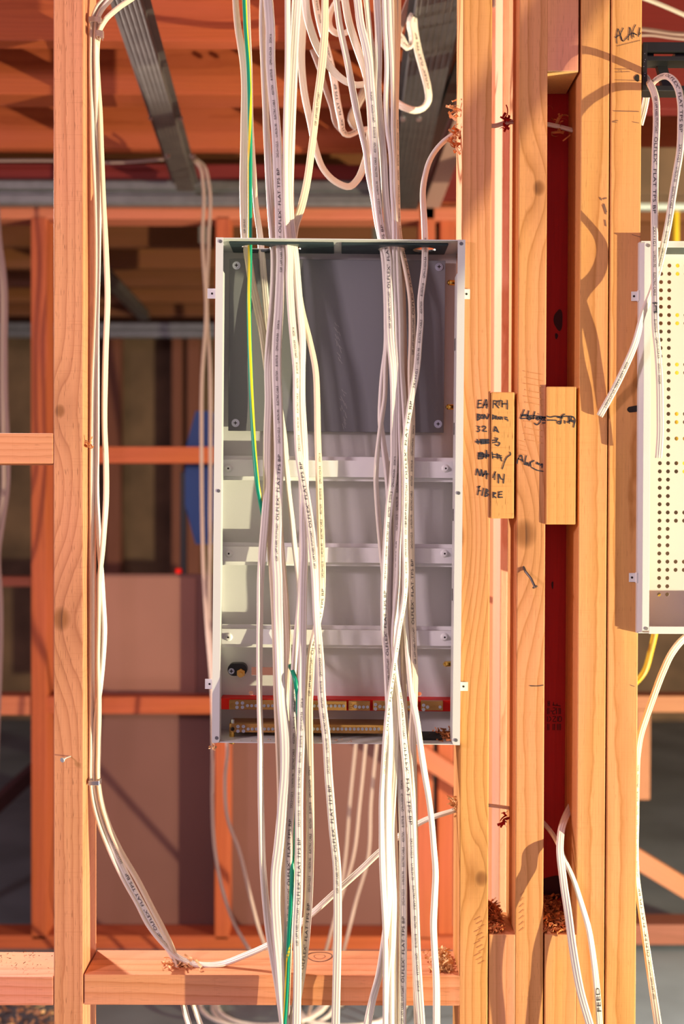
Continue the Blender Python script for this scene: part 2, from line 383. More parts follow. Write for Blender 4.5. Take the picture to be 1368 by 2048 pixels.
h_blk = [[(460,170),(450,290)],[(460,175),(510,180),(505,220),(460,225)],[(490,225),(545,290)],[(520,180),(590,170)],[(555,175),(550,250)],[(602,175),(600,275)],[(682,165),(682,310)],[(600,225),(682,222)],
  [(447,400),(440,470)],[(440,400),(485,430),(445,470)],[(500,415),(495,470)],[(525,475),(535,430),(565,475),(575,430)],[(600,435),(600,475)],[(680,445),(645,440),(650,475),(685,470),(690,500)],
  [(465,670),(490,590),(530,660)],[(470,640),(545,680)],
  [(435,815),(520,800)],[(480,775),(530,780),(500,830),(560,850),(530,900),(490,880)],[(440,850),(500,840)],
  [(435,1000),(445,1100)],[(430,1030),(590,1060)],[(440,1075),(595,1090)],[(520,1025),(530,1110)],[(550,1040),(595,1145)],
  [(725,1000),(735,1030),(680,1080),(600,1270)],
  [(445,1410),(495,1315)],[(485,1325),(480,1445)],[(540,1500),(545,1355),(600,1440),(622,1440)],[(635,1355),(620,1500)],
  [(455,1650),(450,1735)],[(450,1650),(500,1660),(455,1690),(500,1735)],[(545,1650),(540,1730)],[(540,1645),(600,1635)],[(540,1685),(595,1680)],[(540,1730),(605,1725)]]
stroke_rows('handwriting', h_blk, (330, 530, 720, 930, 1200, 1560), *D, M['marker'], BE, 2.2, y=-0.0026)
E5 = (9.12, 1020, 780)
h_s3 = [[(262,360),(225,450),(192,520)],[(345,380),(312,520)],[(210,455),(330,450)],[(455,395),(420,530)],[(195,522),(655,505)],[(205,470),(560,482),(640,495)],[(350,500),(330,540),(375,540),(380,495),(350,495)],
  [(540,490),(490,500),(500,550),(545,510),(545,590),(480,635),(450,605)],[(600,500),(570,540),(610,550),(620,500)],[(640,490),(625,540),(645,560)],[(590,602),(645,597)],
  [(125,1340),(150,1250),(205,1190),(235,1310)],[(145,1250),(225,1285)],[(298,1200),(262,1360)],[(310,1320),(280,1355),(305,1370),(318,1325)],[(318,1330),(345,1385)],[(340,1380),(365,1330),(440,1288)],[(375,1330),(380,1395)],
  [(485,1350),(500,1315),(512,1360),(535,1335),(548,1375),(585,1345),(582,1415)],[(395,1412),(500,1465),(600,1482)]]
stroke_rows('handwriting', h_s3, (900,), *E5, M['marker'], S3, 2.3)
h_bh = [[(668,475),(730,495),(820,480),(900,485)],[(900,490),(1060,480),(1150,490),(1180,520),(1160,680)],[(672,550),(720,550),(850,555)],[(1000,440),(960,460),(930,610)],[(860,590),(910,570),(920,620),(870,610)],
  [(1000,560),(1000,610)],[(1075,490),(1085,610)],[(1040,590),(1120,540)],[(1120,495),(1120,580),(1150,550),(1165,600)],[(870,500),(960,510)]]
strokes('handwriting', h_bh, *E5, M['marker'], BH, 2.3, y=-0.0046)
A5 = (9.913, 1230, 0)
strokes('handwriting', [[(38,860),(30,750),(65,575),(105,680),(150,815)],[(5,745),(110,685)],[(165,555),(110,690),(155,815),(260,720),(330,660),(430,690)],[(265,795),(295,545),(340,765)],[(410,490),(355,620),(375,740)],[(370,650),(430,690)],[(465,725),(495,545),(478,690),(512,650)]], *A5, M['marker'], S5, 1.6)
strokes('underline', [[(35,915),(250,860),(500,800)]], *A5, M['marker'], S5, 0.8)
for _p in [[(0,1585),(520,1600)],[(0,1365),(330,1375)],[(0,1430),(300,1420)],[(110,1360),(140,1440)],[(60,1400),(90,1380)]]: strokes('pencil_mark', [_p], *A5, M['pencil'], S5, 0.7)
for _p in [[(1227,222),(1278,223)],[(1225,243),(1236,241)],[(1266,244),(1278,246)],[(1224,244),(1234,245)],[(1261,1370),(1269,1373)],[(1264,469),(1281,474)]]: strokes('pencil_mark', [_p], 1, 0, 0, M['pencil'], S5, 1.1)
for _p in [[(1060,1371.5),(1080,1371.5),(1087,1370)],[(1062,1372),(1072,1372)]]: strokes('pencil_mark', [_p], 1, 0, 0, M['marker'], S3, 1.4)
stuff(strokes('mill_stamp', [[(1200,395),(1203,400)],[(1206,398),(1213,396)],[(1206,410),(1212,428)],[(1208,408),(1213,424)],[(1210,440),(1212,452)]], 1, 0, 0, M['pencil'], S4, 2.2))
stuff(strokes('mill_stamp', [[(1048 + 3 * (i % 2), 742 + i * 12.5), (1062 + 4 * (i % 3), 745 + i * 12.5), (1085, 749 + i * 12.5)] for i in range(12) if i not in (6, 7)] + [[(1037, 880 + i * 9), (1050 + i * 2, 884 + i * 9)] for i in range(4)] + [[(1040, 1790 + 12 * i), (1048, 1783 + 12 * i)] for i in range(7)], 1, 0, 0, wood('faint_stamp', 77, light=(0.60, 0.25, 0.09), dark=(0.45, 0.16, 0.05), pinkness=0), S3, 1.3))
stuff(strokes('mill_stamp', [[(950 + (i % 3) * 4, 1840 + i * 8), (962 + (i % 3) * 4, 1833 + i * 8)] for i in range(12)], 1, 0, 0, bpy.data.materials['faint_stamp'], S2, 1.2))
stuff(strokes('mill_stamp', [[(1096,1402),(1096,1412)],[(1099,1402),(1099,1412)],[(1096,1407),(1099,1407)],[(1105,1410),(1121,1412)],[(1107,1405),(1107,1411)],[(1114,1407),(1114,1411)],
  [(1095,1416),(1095,1428)],[(1098,1416),(1098,1428)],[(1101,1422),(1104,1422)],[(1106,1416),(1110,1416),(1110,1421),(1106,1422),(1106,1428),(1110,1428)],[(1113,1416),(1113,1428)],[(1118,1416),(1118,1428)],[(1121,1416),(1121,1428)],
  [(1095,1433),(1095,1443)],[(1099,1433),(1102,1438),(1098,1443)],[(1106,1433),(1111,1433),(1106,1443),(1112,1443)],[(1115,1433),(1115,1443)],[(1118,1433),(1121,1433),(1121,1443),(1118,1443),(1118,1433)],
  [(1095,1448),(1095,1460)],[(1098,1448),(1098,1460)],[(1106,1448),(1106,1460)],[(1109,1448),(1109,1460)],[(1115,1448),(1115,1460)],[(1118,1448),(1118,1460)],[(1121,1448),(1121,1460)]], 1, 0, 0, M['stampred'], RS, 1.6, y=0.0914))
def knot_disc(parent, px, py, rx, ry, y, mat, name='knot'):
    bm = bmesh.new(); p = local(parent, P(px, py, y))
    bmesh.ops.create_circle(bm, cap_ends=True, segments=20, radius=1.0)
    for v in bm.verts:
        a = math.atan2(v.co.y, v.co.x); k = 1 + 0.12 * math.sin(3 * a + px)
        v.co = Vector((p.x + v.co.x * rx * S(y) * k, p.y, p.z + v.co.y * ry * S(y) * k))
    return link(name, from_bm(bm), mat, parent)
knot_disc(RS, 1117, 640, 9, 21, 0.0915, M['stampred']); knot_disc(RS, 1113, 672, 3, 6, 0.0915, M['stampred'])
knot_disc(RS, 1105, 1170, 2, 8, 0.0915, M['stampred']); knot_disc(RS, 1105, 1774, 26, 24, 0.0915, M['stampred'])

# nails
def nail(pts, r, head_r, label, mat):
    bm = bmesh.new()
    v = [P(a, b, y) for a, b, y in pts]
    for i in range(len(v) - 1):
        d = v[i + 1] - v[i]; bm_cyl(bm, (v[i] + v[i + 1]) / 2, d.normalized(), r, d.length + r, 10)
    root = empty('nail', v[0])
    me = from_bm(bm, False); me.transform(Matrix.Translation(-v[0]))
    link('shank', me, mat, root)
    bm = bmesh.new(); d = (v[-1] - v[-2]).normalized(); bm_cyl(bm, v[-1] - v[0], d, head_r, 0.002, 14)
    link('head', from_bm(bm), mat, root)
    return tag(root, label, 'nail')
nail([(1045, 1129, 0.004), (1051, 1143, -0.004), (1062, 1157, -0.010), (1070, 1174, -0.015)], 0.0019, 0.0040, 'bent steel nail sticking out of the stud below the word Alarm', M['nail'])
nail([(143, 1512, 0.003), (134, 1515, -0.009), (125, 1520, -0.018)], 0.0011, 0.0036, 'steel nail sticking out of the left stud low down', M['galvlight'])
# bored hole in the stud beside the cabinet
bm = bmesh.new(); hole = [(1254, 818), (1257, 814), (1266, 812), (1279, 810), (1279, 822), (1270, 824), (1259, 825), (1255, 822)]
bm.faces.new([bm.verts.new(local(S5, P(a, b, -0.0005))) for a, b in hole]); link('bored_hole', from_bm(bm), M['dark'], S5)
knot_disc(S5, 1274, 156, 5, 7, -0.0006, M['dark'], 'bored_hole')

# ------------------------------------------------------------------ SHAVINGS
def shavings(name, n, place, size, mat, label, cat='shavings', parent=None, seed=1):
    rnd = random.Random(seed); bm = bmesh.new()
    for i in range(n):
        c = Vector(place(rnd)); L = size * (0.5 + rnd.random()); w = size * 0.22 * (0.6 + rnd.random())
        ax = Vector((rnd.uniform(-1, 1), rnd.uniform(-1, 1), rnd.uniform(-0.5, 0.6))).normalized()
        up = Vector((rnd.uniform(-1, 1), rnd.uniform(-1, 1), rnd.uniform(-1, 1))); sd = ax.cross(up).normalized(); nn = sd.cross(ax)
        curl = rnd.uniform(0.5, 2.6); k = 5; prev = None
        for j in range(k + 1):
            a = curl * (j / k - 0.5)
            p = c + (ax * math.sin(a) / max(curl, .2) + nn * (1 - math.cos(a)) / max(curl, .2)) * L
            v = (bm.verts.new(p + sd * w / 2), bm.verts.new(p - sd * w / 2))
            if prev: bm.faces.new((prev[0], prev[1], v[1], v[0]))
            prev = v
    o = link(name, from_bm(bm, True), mat, parent)
    o['kind'] = 'stuff'
    if parent is None: tag(o, label, cat)
    return o
zt = BB1.location.z + BB1.dimensions.z / 2
def heap(x0, x1, z, h, ya=0.003, yb=0.088):
    def f(r):
        y = r.uniform(ya, yb)
        return (r.uniform(x0, x1), y, z + 0.002 + r.random() * h * (0.35 + 0.65 * (y - ya) / (yb - ya)))
    return f
shavings('wood_shavings', 420, heap(X(980), X(1014), Z(1869, 0, 1000), 0.024), 0.011, M['shavred'], 'heap of orange wood shavings on the low block in the narrow gap', seed=2)
shavings('wood_shavings', 520, heap(X(1093), X(1140), Z(1869, 0, 1120), 0.030), 0.012, M['shavred'], 'heap of orange wood shavings at the foot of the red recess', seed=3)
zn = Z(1950, 0)
shavings('wood_shavings', 80, lambda r: (X(360, 0.03) + r.gauss(0, 0.015), min(0.085, max(0.004, 0.030 + r.gauss(0, 0.007))), zn + 0.001 + abs(r.gauss(0, 0.004))), 0.012, M['shav'], 'wood shavings around the cable hole in the long nogging', seed=4)
shavings('wood_shavings', 260, lambda r: (X(902, 0.04) - abs(r.gauss(0, 0.014)), r.uniform(0.01, 0.08), zn + 0.001 + abs(r.gauss(0, 0.005))), 0.012, M['shav'], 'wood shavings in the corner of the long nogging and the right stud', seed=5)
shavings('wood_shavings', 60, lambda r: (X(40, 0.04) + r.uniform(-0.06, 0.09), r.uniform(0.01, 0.08), zn + 0.0008), 0.004, M['ply'], 'dark specks of sawdust on the low nogging at the left edge', seed=6)
# ringed knot on top of the long nogging
bm = bmesh.new(); kc_ = Vector((X(639, .068, 1913), .066, zn + .0004))
for r0, r1 in ((.0205, .0185), (.0092, .0084)):
    for i in range(28):
        q = []
        for R, k in ((r0, i), (r0, i + 1), (r1, i + 1), (r1, i)):
            a = 2 * math.pi * k / 28; rr = R * (1 + .06 * math.sin(3 * a)); q.append(bm.verts.new(local(N3, kc_ + Vector((rr * math.cos(a), rr * .9 * math.sin(a), 0)))))
        bm.faces.new(q)
link('knot', from_bm(bm), M['pencil'], N3)['kind'] = 'stuff'
# torn fibres at bored holes
def fibres(px, py, y, sp, n, label, mat, seed):
    c = P(px, py, y)
    shavings('torn_wood_fibres', n, lambda r: (c.x + r.gauss(0, sp * .5), c.y + r.gauss(0, sp * .4), c.z + r.gauss(0, sp)), 0.014, mat, label, 'wood fibres', seed=seed)
fibres(905, 222, 0.03, 0.006, 16, 'small tuft of torn wood on the stud edge above the clamped cable', M['shav'], 11)
fibres(908, 280, 0.03, 0.010, 26, 'torn wood curls around the upper cable hole right of the enclosure', M['shavred'], 12)
fibres(907, 1606, 0.045, 0.007, 18, 'torn wood curls around the lower cable hole right of the enclosure', M['shav'], 13)
fibres(1118, 245, 0.06, 0.012, 22, 'torn splinters across the cable high in the red recess', M['shavred'], 14)
fibres(1015, 245, 0.05, 0.008, 14, 'torn splinters high in the narrow gap', M['redwood'], 15)
fibres(1010, 1640, 0.06, 0.008, 14, 'torn splinters low in the narrow gap', M['redwood'], 16)
fibres(180, 889, 0.01, 0.003, 6, 'tiny splinter on the right edge of the left stud', M['shavred'], 17)

# ------------------------------------------------------------------ CABLES
def outline(kind, w, t):
    pts = []
    if kind == 'round':
        return [(w / 2 * math.cos(a), w / 2 * math.sin(a)) for a in [2 * math.pi * i / 14 for i in range(14)]]
    k = 14
    for i in range(k + 1):                       # front side, left to right, three soft lobes
        u = -1 + 2 * i / k
        e = (1 - abs(u) ** 4.5) ** 0.5
        pts.append((u * w / 2, -(t / 2) * e * (0.905 + 0.095 * math.cos(3 * math.pi * u))))
    for i in range(k - 1, 0, -1):
        u = -1 + 2 * i / k
        e = (1 - abs(u) ** 4.5) ** 0.5
        pts.append((u * w / 2, (t / 2) * e * (0.905 + 0.095 * math.cos(3 * math.pi * u))))
    return pts
def depth(py):
    K = [(-60, .045), (380, .045), (500, .040), (640, .030), (900, .016), (1200, .000), (1400, -.020), (1490, -.030), (1900, -.024), (2100, -.026)]
    for (a, x), (b, y) in zip(K, K[1:]):
        if py <= b: return x + (y - x) * max(0, (py - a)) / (b - a)
    return K[-1][1]
def depth_r(py):
    K = [(-60, .045), (380, .045), (500, .040), (600, .034), (900, .026), (1290, .024), (1400, .0), (1490, -.022), (1900, -.020), (2100, -.022)]
    for (a, x), (b, y) in zip(K, K[1:]):
        if py <= b: return x + (y - x) * max(0, (py - a)) / (b - a)
    return K[-1][1]
_fontcache = {}
def glyphs(text, size_h, adv):
    """flat text mesh: verts (u along, v up) normalised to letter height and total length"""
    key = (text,)
    if key not in _fontcache:
        cu = bpy.data.curves.new('t', 'FONT'); cu.body = text; cu.size = 1.0; cu.resolution_u = 2; cu.offset = 0.0
        ob = bpy.data.objects.new('t', cu); COL.objects.link(ob)
        dg = bpy.context.evaluated_depsgraph_get(); me = bpy.data.meshes.new_from_object(ob.evaluated_get(dg))
        vs = [(v.co.x, v.co.y) for v in me.vertices]; fs = [tuple(p.vertices) for p in me.polygons]
        bpy.data.objects.remove(ob); bpy.data.curves.remove(cu); bpy.data.meshes.remove(me)
        x0 = min(v[0] for v in vs); x1 = max(v[0] for v in vs)
        _fontcache[key] = ([((v[0] - x0) / (x1 - x0), v[1] / 0.73) for v in vs], fs)
    return _fontcache[key]
LEG25 = [('0289  LAPP KABEL STUTTGART', 75, 4.6), (None, 6, 0), ('\u00d6LFLEX', 46, 5.6), ('\u00ae', 4, 2.6, 0.38), (None, 7, 0), ('FLAT TPS BP', 75, 5.6), (None, 22, 0), ('2X2.5+1G2.5', 32, 4.6), (None, 9, 0), ('U-90/3V-90', 27, 4.6), (None, 9, 0), ('ELECTRIC CABLE', 39, 4.6), (None, 10, 0), ('450/750V', 21, 4.6), (None, 9, 0), ('B100701B', 22, 4.6), (None, 9, 0), ('QMH-514254-EA', 36, 4.6), (None, 8, 0), ('2024/16', 18, 4.6)]
LEG1 = [(('2X1+1G1' if a == '2X2.5+1G2.5' else ('2025/11   D022M' if a == '2024/16' else a)), b * (2.2 if a == '2024/16' else 1.14), *c) for a, b, *c in LEG25]
KINDS = {'big': (0.0152, 0.0066), 'mid': (0.0122, 0.0060), 'small': (0.0104, 0.0052), 'round': (0.0068, 0.0068)}
CABLES = []
def sweep_frames(path, lay, own_depth):
    """path of (px, py, roll[, y])"""
    pts = []
    for q in path:
        px, py, r = q[:3]
        y = q[3] if len(q) > 3 else (depth_r(py) - lay * 0.0052 if px > 690 else depth(py) - lay * 0.0072)
        pts.append((px, py, math.radians(r), y))
    rs = catmull(pts, 7)
    P3 = [P(a, b, y) for a, b, r, y in rs]
    fr = []; n = len(P3); prevw = None; s = 0.0
    for i in range(n):
        t = (P3[min(i + 1, n - 1)] - P3[max(i - 1, 0)]).normalized()
        view = (CAM - P3[i]).normalized()
        w = t.cross(view)
        if w.length < 1e-4: w = prevw or Vector((1, 0, 0))
        w.normalize()
        nn = w.cross(t).normalized()                       # toward the viewer side for flat lay
        r = rs[i][2]
        w2 = w * math.cos(r) + nn * math.sin(r); n2 = nn * math.cos(r) - w * math.sin(r)
        if i: s += (P3[i] - P3[i - 1]).length
        fr.append((P3[i], t, w2, n2, s, rs[i][1])); prevw = w
    return fr
def cable(label, path, kind='big', lay=0, mat='pvc', legends=(), group='electrical cables of the switchboard', legset=None, dup=1.0, name='flat_cable', cat='cable'):
    w, t = KINDS[kind]; w *= dup; t *= dup
    path = list(path); a, b = path[0], path[-1]
    def dep(q): return q[3] if len(q) > 3 else (depth_r(q[1]) if q[0] > 690 else depth(q[1])) - lay * (0.0052 if q[0] > 690 else 0.0072)
    if a[1] <= -20 and dep(a) < .3 and path[1][1] > a[1]:      # runs on up to the joists
        path.insert(0, (a[0] + (a[0] - path[1][0]) * .6, -330, a[2], dep(a)))
    if b[1] >= 2050 and dep(b) < .2 and path[-2][1] < b[1]:    # runs on down to the floor
        k = (b[0] - path[-2][0]) * .5; y = dep(b)
        path += [(b[0] + k, 2300, b[2], y), (b[0] + k * 1.4, 2600, b[2], y + .01), (b[0] + k * 1.5, 2822, b[2], y + .02)]
    fr = sweep_frames(path, lay, None)
    out = outline('round' if kind == 'round' else 'flat', w, t)
    k = len(out); vs = []; fs = []
    org = fr[-1][0].copy()
    for (p, tt, wd, nn, s, py) in fr:
        for (u, v) in out: vs.append(p + wd * u - nn * v - org)
    for i in range(len(fr) - 1):
        for j in range(k):
            a = i * k + j; b = i * k + (j + 1) % k
            fs.append((a, b, b + k, a + k))
    fs.append(tuple(range(k))); fs.append(tuple(reversed(range((len(fr) - 1) * k, len(fr) * k))))
    me = bpy.data.meshes.new(name); me.from_pydata([tuple(v) for v in vs], [], fs); me.update()
    bm = bmesh.new(); bm.from_mesh(me); bmesh.ops.recalc_face_normals(bm, faces=bm.faces); bm.to_mesh(me); bm.free()
    smooth(me)
    o = link(name, me, M[mat], None, org)
    tag(o, label, cat, group)
    for (py0, direction, *rest) in legends:
        sc = rest[0] if rest else 1.0
        parts = rest[1] if len(rest) > 1 else (legset or LEG25)
        printed(o, org, fr, t, py0, direction, parts, sc)
    return o
def printed(parent, org, fr, t, py0, direction, parts, sc):
    # arc length where the legend starts
    s0 = min(fr, key=lambda f: abs(f[5] - py0))[4] if not isinstance(py0, tuple) else py0[0]
    dr = 1.0
    down = fr[-1][5] > fr[0][5]
    dr = (1.0 if direction == 'down' else -1.0) * (1.0 if down else -1.0)
    S0 = S(0.0)
    verts = []; faces = []; cur = 0.0; smax = fr[-1][4]
    idx = 0
    ss = [f[4] for f in fr]
    import bisect
    for text, length, h, *vo in parts:
        L = length * sc * S0
        if text:
            gv, gf = glyphs(text, h, 0)
            base = len(verts); ok = True; tmp = []
            for (u, v) in gv:
                sa = s0 + dr * (cur + u * L)
                if sa < 0.0 or sa > smax: ok = False; break
                i = min(max(bisect.bisect_right(ss, sa) - 1, 0), len(fr) - 2)
                a = fr[i]; b = fr[i + 1]; f = (sa - a[4]) / max(b[4] - a[4], 1e-9)
                p = a[0].lerp(b[0], f); wd = a[2].lerp(b[2], f).normalized(); nn = a[3].lerp(b[3], f).normalized()
                vv = ((v - 0.5) * h + (vo[0] * 5.6 if vo else 0)) * S0
                # wd points to viewer's right when the path runs ... sign chosen so that text is never mirrored
                tmp.append(p + wd * (vv * dr * TEXTSIGN) + nn * (t / 2 + 0.00025) - org)
            if ok:
                verts += tmp; faces += [tuple(base + q for q in fc) for fc in gf]
        cur += L
    if verts:
        me = bpy.data.meshes.new('printed_text'); me.from_pydata([tuple(v) for v in verts], [], faces); me.update()
        link('printed_text', me, M['ink'], parent)['kind'] = 'stuff'
TEXTSIGN = -1.0

# --- left group inside the enclosure
L3 = [(527,-40,70),(525,0,60),(524,48,60),(527,130,55),(531,215,50),(533,260,40),(538,350,15),(541,420,40),(544,470,60),(547,500,45),(547,560,45),(543,620,50),(538,680,40),(536,740,0),(537,800,0),(535,860,0),(534,920,0),(534,980,0),(530,1040,0),(525,1100,10),(521,1160,35),(520,1220,45),(519,1300,50),(519,1400,65),(521,1480,60),(521,1550,55),(523,1650,50),(526,1740,45),(531,1800,30),(538,1860,15),(548,1920,0),(558,1980,0),(568,2060,0)]
cable('white cable forming the left edge of the cable bundle in front of the enclosure', L3, 'mid', 1, 'pvc')
L4 = [(534,-40,0),(536,0,10),(540,48,0),(541,130,0),(548,215,0),(552,260,0),(556,350,0),(559,420,0),(560,475,0),(562,510,0),(561,560,0),(558,620,0),(554,680,0),(553,740,0),(555,800,0),(557,860,0),(558,920,0),(556,980,0),(555,1040,0),(553,1100,0),(556,1160,0),(557,1220,0),(559,1300,20),(563,1400,20),(570,1480,0),(570,1550,0),(566,1600,0),(562,1650,0),(557,1700,0),(552,1740,0),(551,1800,0),(554,1860,0),(559,1920,10),(564,1990,20),(570,2060,30)]
cable('broad white cable with large printed legend above and inside the left of the enclosure', L4, 'big', 2, 'pvc3', [(548, 'up'), (1125, 'up')])
L1 = [(470,-40,60),(471,0,50),(475,48,40),(488,130,0),(489,260,0),(487,380,0),(488,430,0),(490,475,0),(495,505,0),(503,560,0),(516,620,0),(525,665,0),(533,720,0),(546,850,0),(555,1000,0),(562,1110,0),(568,1180,0),(572,1240,0),(574,1300,0),(573,1360,10),(571,1420,30),(577,1500,20),(582,1600,0),(583,1680,0),(582,1760,0),(578,1850,0),(573,1960,0),(570,2060,0)]
cable('tan cable entering at the far left of the enclosure top and slanting behind the bundle', L1, 'mid', -1, 'pvc2', [(470, 'up', 0.7, [('0289  GSH KUC', 42, 4.6)])])
L2 = [(496,-40,80),(496,0,80),(498,60,80),(501,130,80),(504,260,80),(507,330,60),(513,420,45),(520,470,20),(523,500,10),(528,560,0),(533,620,0),(539,690,0),(549,760,20),(562,830,45),(569,880,40),(573,930,40),(577,980,50),(584,1040,50),(590,1100,50),(597,1160,60),(601,1220,60),(604,1350,60),(603,1480,60),(600,1700,60),(590,2060,60)]
cable('shaded grey looking cable beside the green and yellow wire, running deepest in the enclosure', L2, 'small', -3, 'pvc')
L8 = [(532,-40,0),(538,0,0),(543,130,0),(551,260,0),(556,380,0),(558,470,0),(556,560,0),(553,680,0),(548,800,0),(546,900,0),(541,1070,0),(548,1180,0),(553,1300,0),(555,1400,10),(558,1480,20),(561,1560,20),(562,1700,0),(566,1850,0),(569,2000,0),(570,2060,0)]
cable('tan shaded cable squeezed between the two broad white cables at the left', L8, 'mid', 0, 'pvc2')
L5b = [(596,-40,0),(595,0,0),(591,60,0),(587,130,0),(583,215,0),(581,260,0),(578,350,10),(580,420,20),(585,475,20),(590,505,35),(595,560,30),(600,620,35),(605,680,40),(604,740,40),(604,800,40),(607,860,30),(610,920,40),(610,980,30),(608,1040,20),(609,1100,20),(607,1160,20),(606,1220,20),(605,1300,20),(603,1400,10),(602,1480,0),(599,1550,0),(598,1600,0),(598,1650,0),(598,1740,0),(597,1800,0),(594,1860,0),(595,1920,0),(593,2060,0)]
cable('white cable with printing, second from right of the left bundle, straight below the enclosure', L5b, 'mid', 2.5, 'pvc3', [(1888, 'up')])
L5a = [(575,-40,60),(575,0,60),(575,130,60),(572,215,70),(571,260,70),(571,350,70),(572,420,60),(576,475,40),(579,505,30),(579,560,20),(582,620,20),(587,680,25),(592,740,40),(592,800,50),(594,860,45),(599,920,20),(608,970,0),(619,1040,0),(626,1100,5),(630,1160,30),(632,1220,40),(637,1280,15),(640,1320,0),(644,1400,0),(653,1480,0),(657,1550,0),(661,1600,0),(665,1650,0),(674,1740,0),(675,1800,0),(675,1860,0),(674,1920,0),(671,2060,0)]
cable('white cable with large lettering, hanging clear as rightmost of the left bundle below the enclosure', L5a, 'mid', 3.5, 'pvc', [(1138, 'up'), (1783, 'up')])
L10 = [(652,-40,40),(650,0,30),(650,48,20),(644,130,10),(633,215,20),(628,260,30),(623,300,25),(611,380,20),(601,420,10),(591,450,10),(587,476,0),(589,505,30),(594,560,45),(604,620,60),(619,680,60),(631,740,55),(634,800,50),(635,860,45),(637,920,40),(639,970,25),(641,1040,20),(643,1100,20),(644,1150,20),(641,1215,40),(632,1260,40),(624,1300,20),(620,1360,10),(618,1400,5),(618,1480,0),(619,1540,0),(620,1600,0),(620,1700,0),(619,1740,0),(617,1800,0),(613,1860,0),(607,1920,0),(596,1990,0),(580,2060,0)]
cable('cable slanting from upper right into the left opening, tan with print below the enclosure', L10, 'mid', 1.3, 'pvc2', [(1395, 'up'), (2020, 'up'), (250, 'up', 0.9, LEG25[:1])])
L9 = [(594,-40,0),(592,0,0),(588,130,0),(583,260,0),(580,380,0),(582,470,0),(583,520,0),(585,620,0),(592,700,0),(600,860,0),(606,1000,0),(606,1100,0),(602,1200,0),(593,1290,20),(588,1350,30),(586,1400,30),(586,1480,20),(584,1560,20),(578,1680,0),(577,1740,0),(577,1800,0),(574,1880,0),(572,1960,0),(569,2060,0)]
cable('white cable with small print crossing the terminal bars in the middle of the left bundle', L9, 'mid', 1, 'pvc', [(1850, 'up')])
G = [(487,-40,0),(489,0,0),(491,48,0),(497,130,0),(500,260,0),(500,380,0),(500,475,0),(500,505,0),(498,600,0),(499,680,0),(501,740,0),(504,820,0),(506,860,0),(510,920,0),(515,970,0),(523,1015,0),(532,1060,0),(547,1120,0),(556,1200,0),(561,1265,0),(572,1312,0),(588,1350,0),(595,1390,0),(597,1450,0),(593,1550,0),(586,1680,0),(583,1790,0),(578,1880,0),(575,1960,0),(572,2010,0),(568,2060,0)]
def green_wire():
    lays = [1.6]
    path = [(a, b, c, depth(b) - (-4.5 if 1030 < b < 1330 else (0.0 if 1012 < b < 1330 or b > 1400 and b < 1780 else 2.2)) * 0.0072) for a, b, c in G]
    path = [(488, -330, 0, path[0][3])] + path + [(560, 2300, 0, path[-1][3]), (556, 2600, 0, path[-1][3]), (556, 2822, 0, path[-1][3] + .02)]
    o = cable('green and yellow striped earth wire', path, 'round', 1.5, 'green', name='earth_wire', group='electrical cables of the switchboard')
    # yellow stripe wanders round the wire
    fr = sweep_frames(path, 0, None); r = KINDS['round'][0] / 2 + 0.00012
    bm = bmesh.new(); prev = None; org = o.location
    for (p, t, w, n, s, py) in fr:
        ang = math.radians(200) if py < 180 else (math.radians(-20 + 0) if py < 470 else math.radians(300))
        ph = [(-400, 205), (0, 205), (180, 205), (330, 335), (470, 330), (520, 300), (640, 265), (760, 250), (850, 225), (960, 195), (1100, 170), (1500, 90), (1850, 60), (1920, 335), (2900, 320)]
        for (a, x), (b, y) in zip(ph, ph[1:]):
            if a <= py <= b: ang = math.radians(x + (y - x) * (py - a) / (b - a))
        row = []
        for k in range(-2, 3):
            a = ang + k * 0.30
            row.append(bm.verts.new(p + w * math.cos(a) * r - n * math.sin(a) * r - org))
        if prev:
            for k in range(4): bm.faces.new((prev[k], prev[k + 1], row[k + 1], row[k]))
        prev = row
    bmesh.ops.recalc_face_normals(bm, faces=bm.faces)
    link('yellow_stripe', from_bm(bm, True), M['yellow'], o)
green_wire()

# --- right group inside the enclosure
R1 = [(710,-40,0),(715,0,0),(721,48,0),(731,90,0),(738,130,0),(741,170,0),(745,215,0),(748,260,10),(749,300,10),(751,350,20),(755,400,25),(761,450,30),(766,478,20),(775,510,5),(777,560,0),(779,620,0),(781,680,0),(786,740,20),(788,800,20),(788,860,20),(788,920,15),(785,965,10),(780,1000,5),(776,1040,20),(772,1100,25),(769,1160,25),(768,1220,35),(769,1260,25),(773,1300,15),(775,1350,25),(777,1400,35),(780,1480,50),(777,1560,50),(776,1650,40),(776,1740,50),(777,1800,40),(773,1850,40),(766,1900,45),(758,1950,40),(745,2000,25),(733,2060,15)]
cable('broad white cable on the left of the right bundle, swinging left at the very bottom', R1, 'mid', 2.5, 'pvc3', [(656, 'up'), (1392, 'up')], )
R2 = [(729,-40,40),(733,0,40),(740,70,50),(748,130,40),(755,200,30),(761,260,30),(765,320,30),(770,400,30),(776,475,40),(777,510,40),(778,600,40),(776,680,60),(772,730,60),(769,800,65),(763,840,60),(758,880,60),(755,905,60),(752,960,55),(754,1000,55),(757,1040,50),(762,1100,60),(768,1160,60),(771,1220,60),(775,1300,60),(779,1400,50),(781,1480,50),(779,1560,60),(778,1700,60),(783,1900,60),(784,2060,60)]
cable('thin looking cable bowing out furthest left beside the right bundle inside the enclosure', R2, 'small', 0.8, 'pvc')
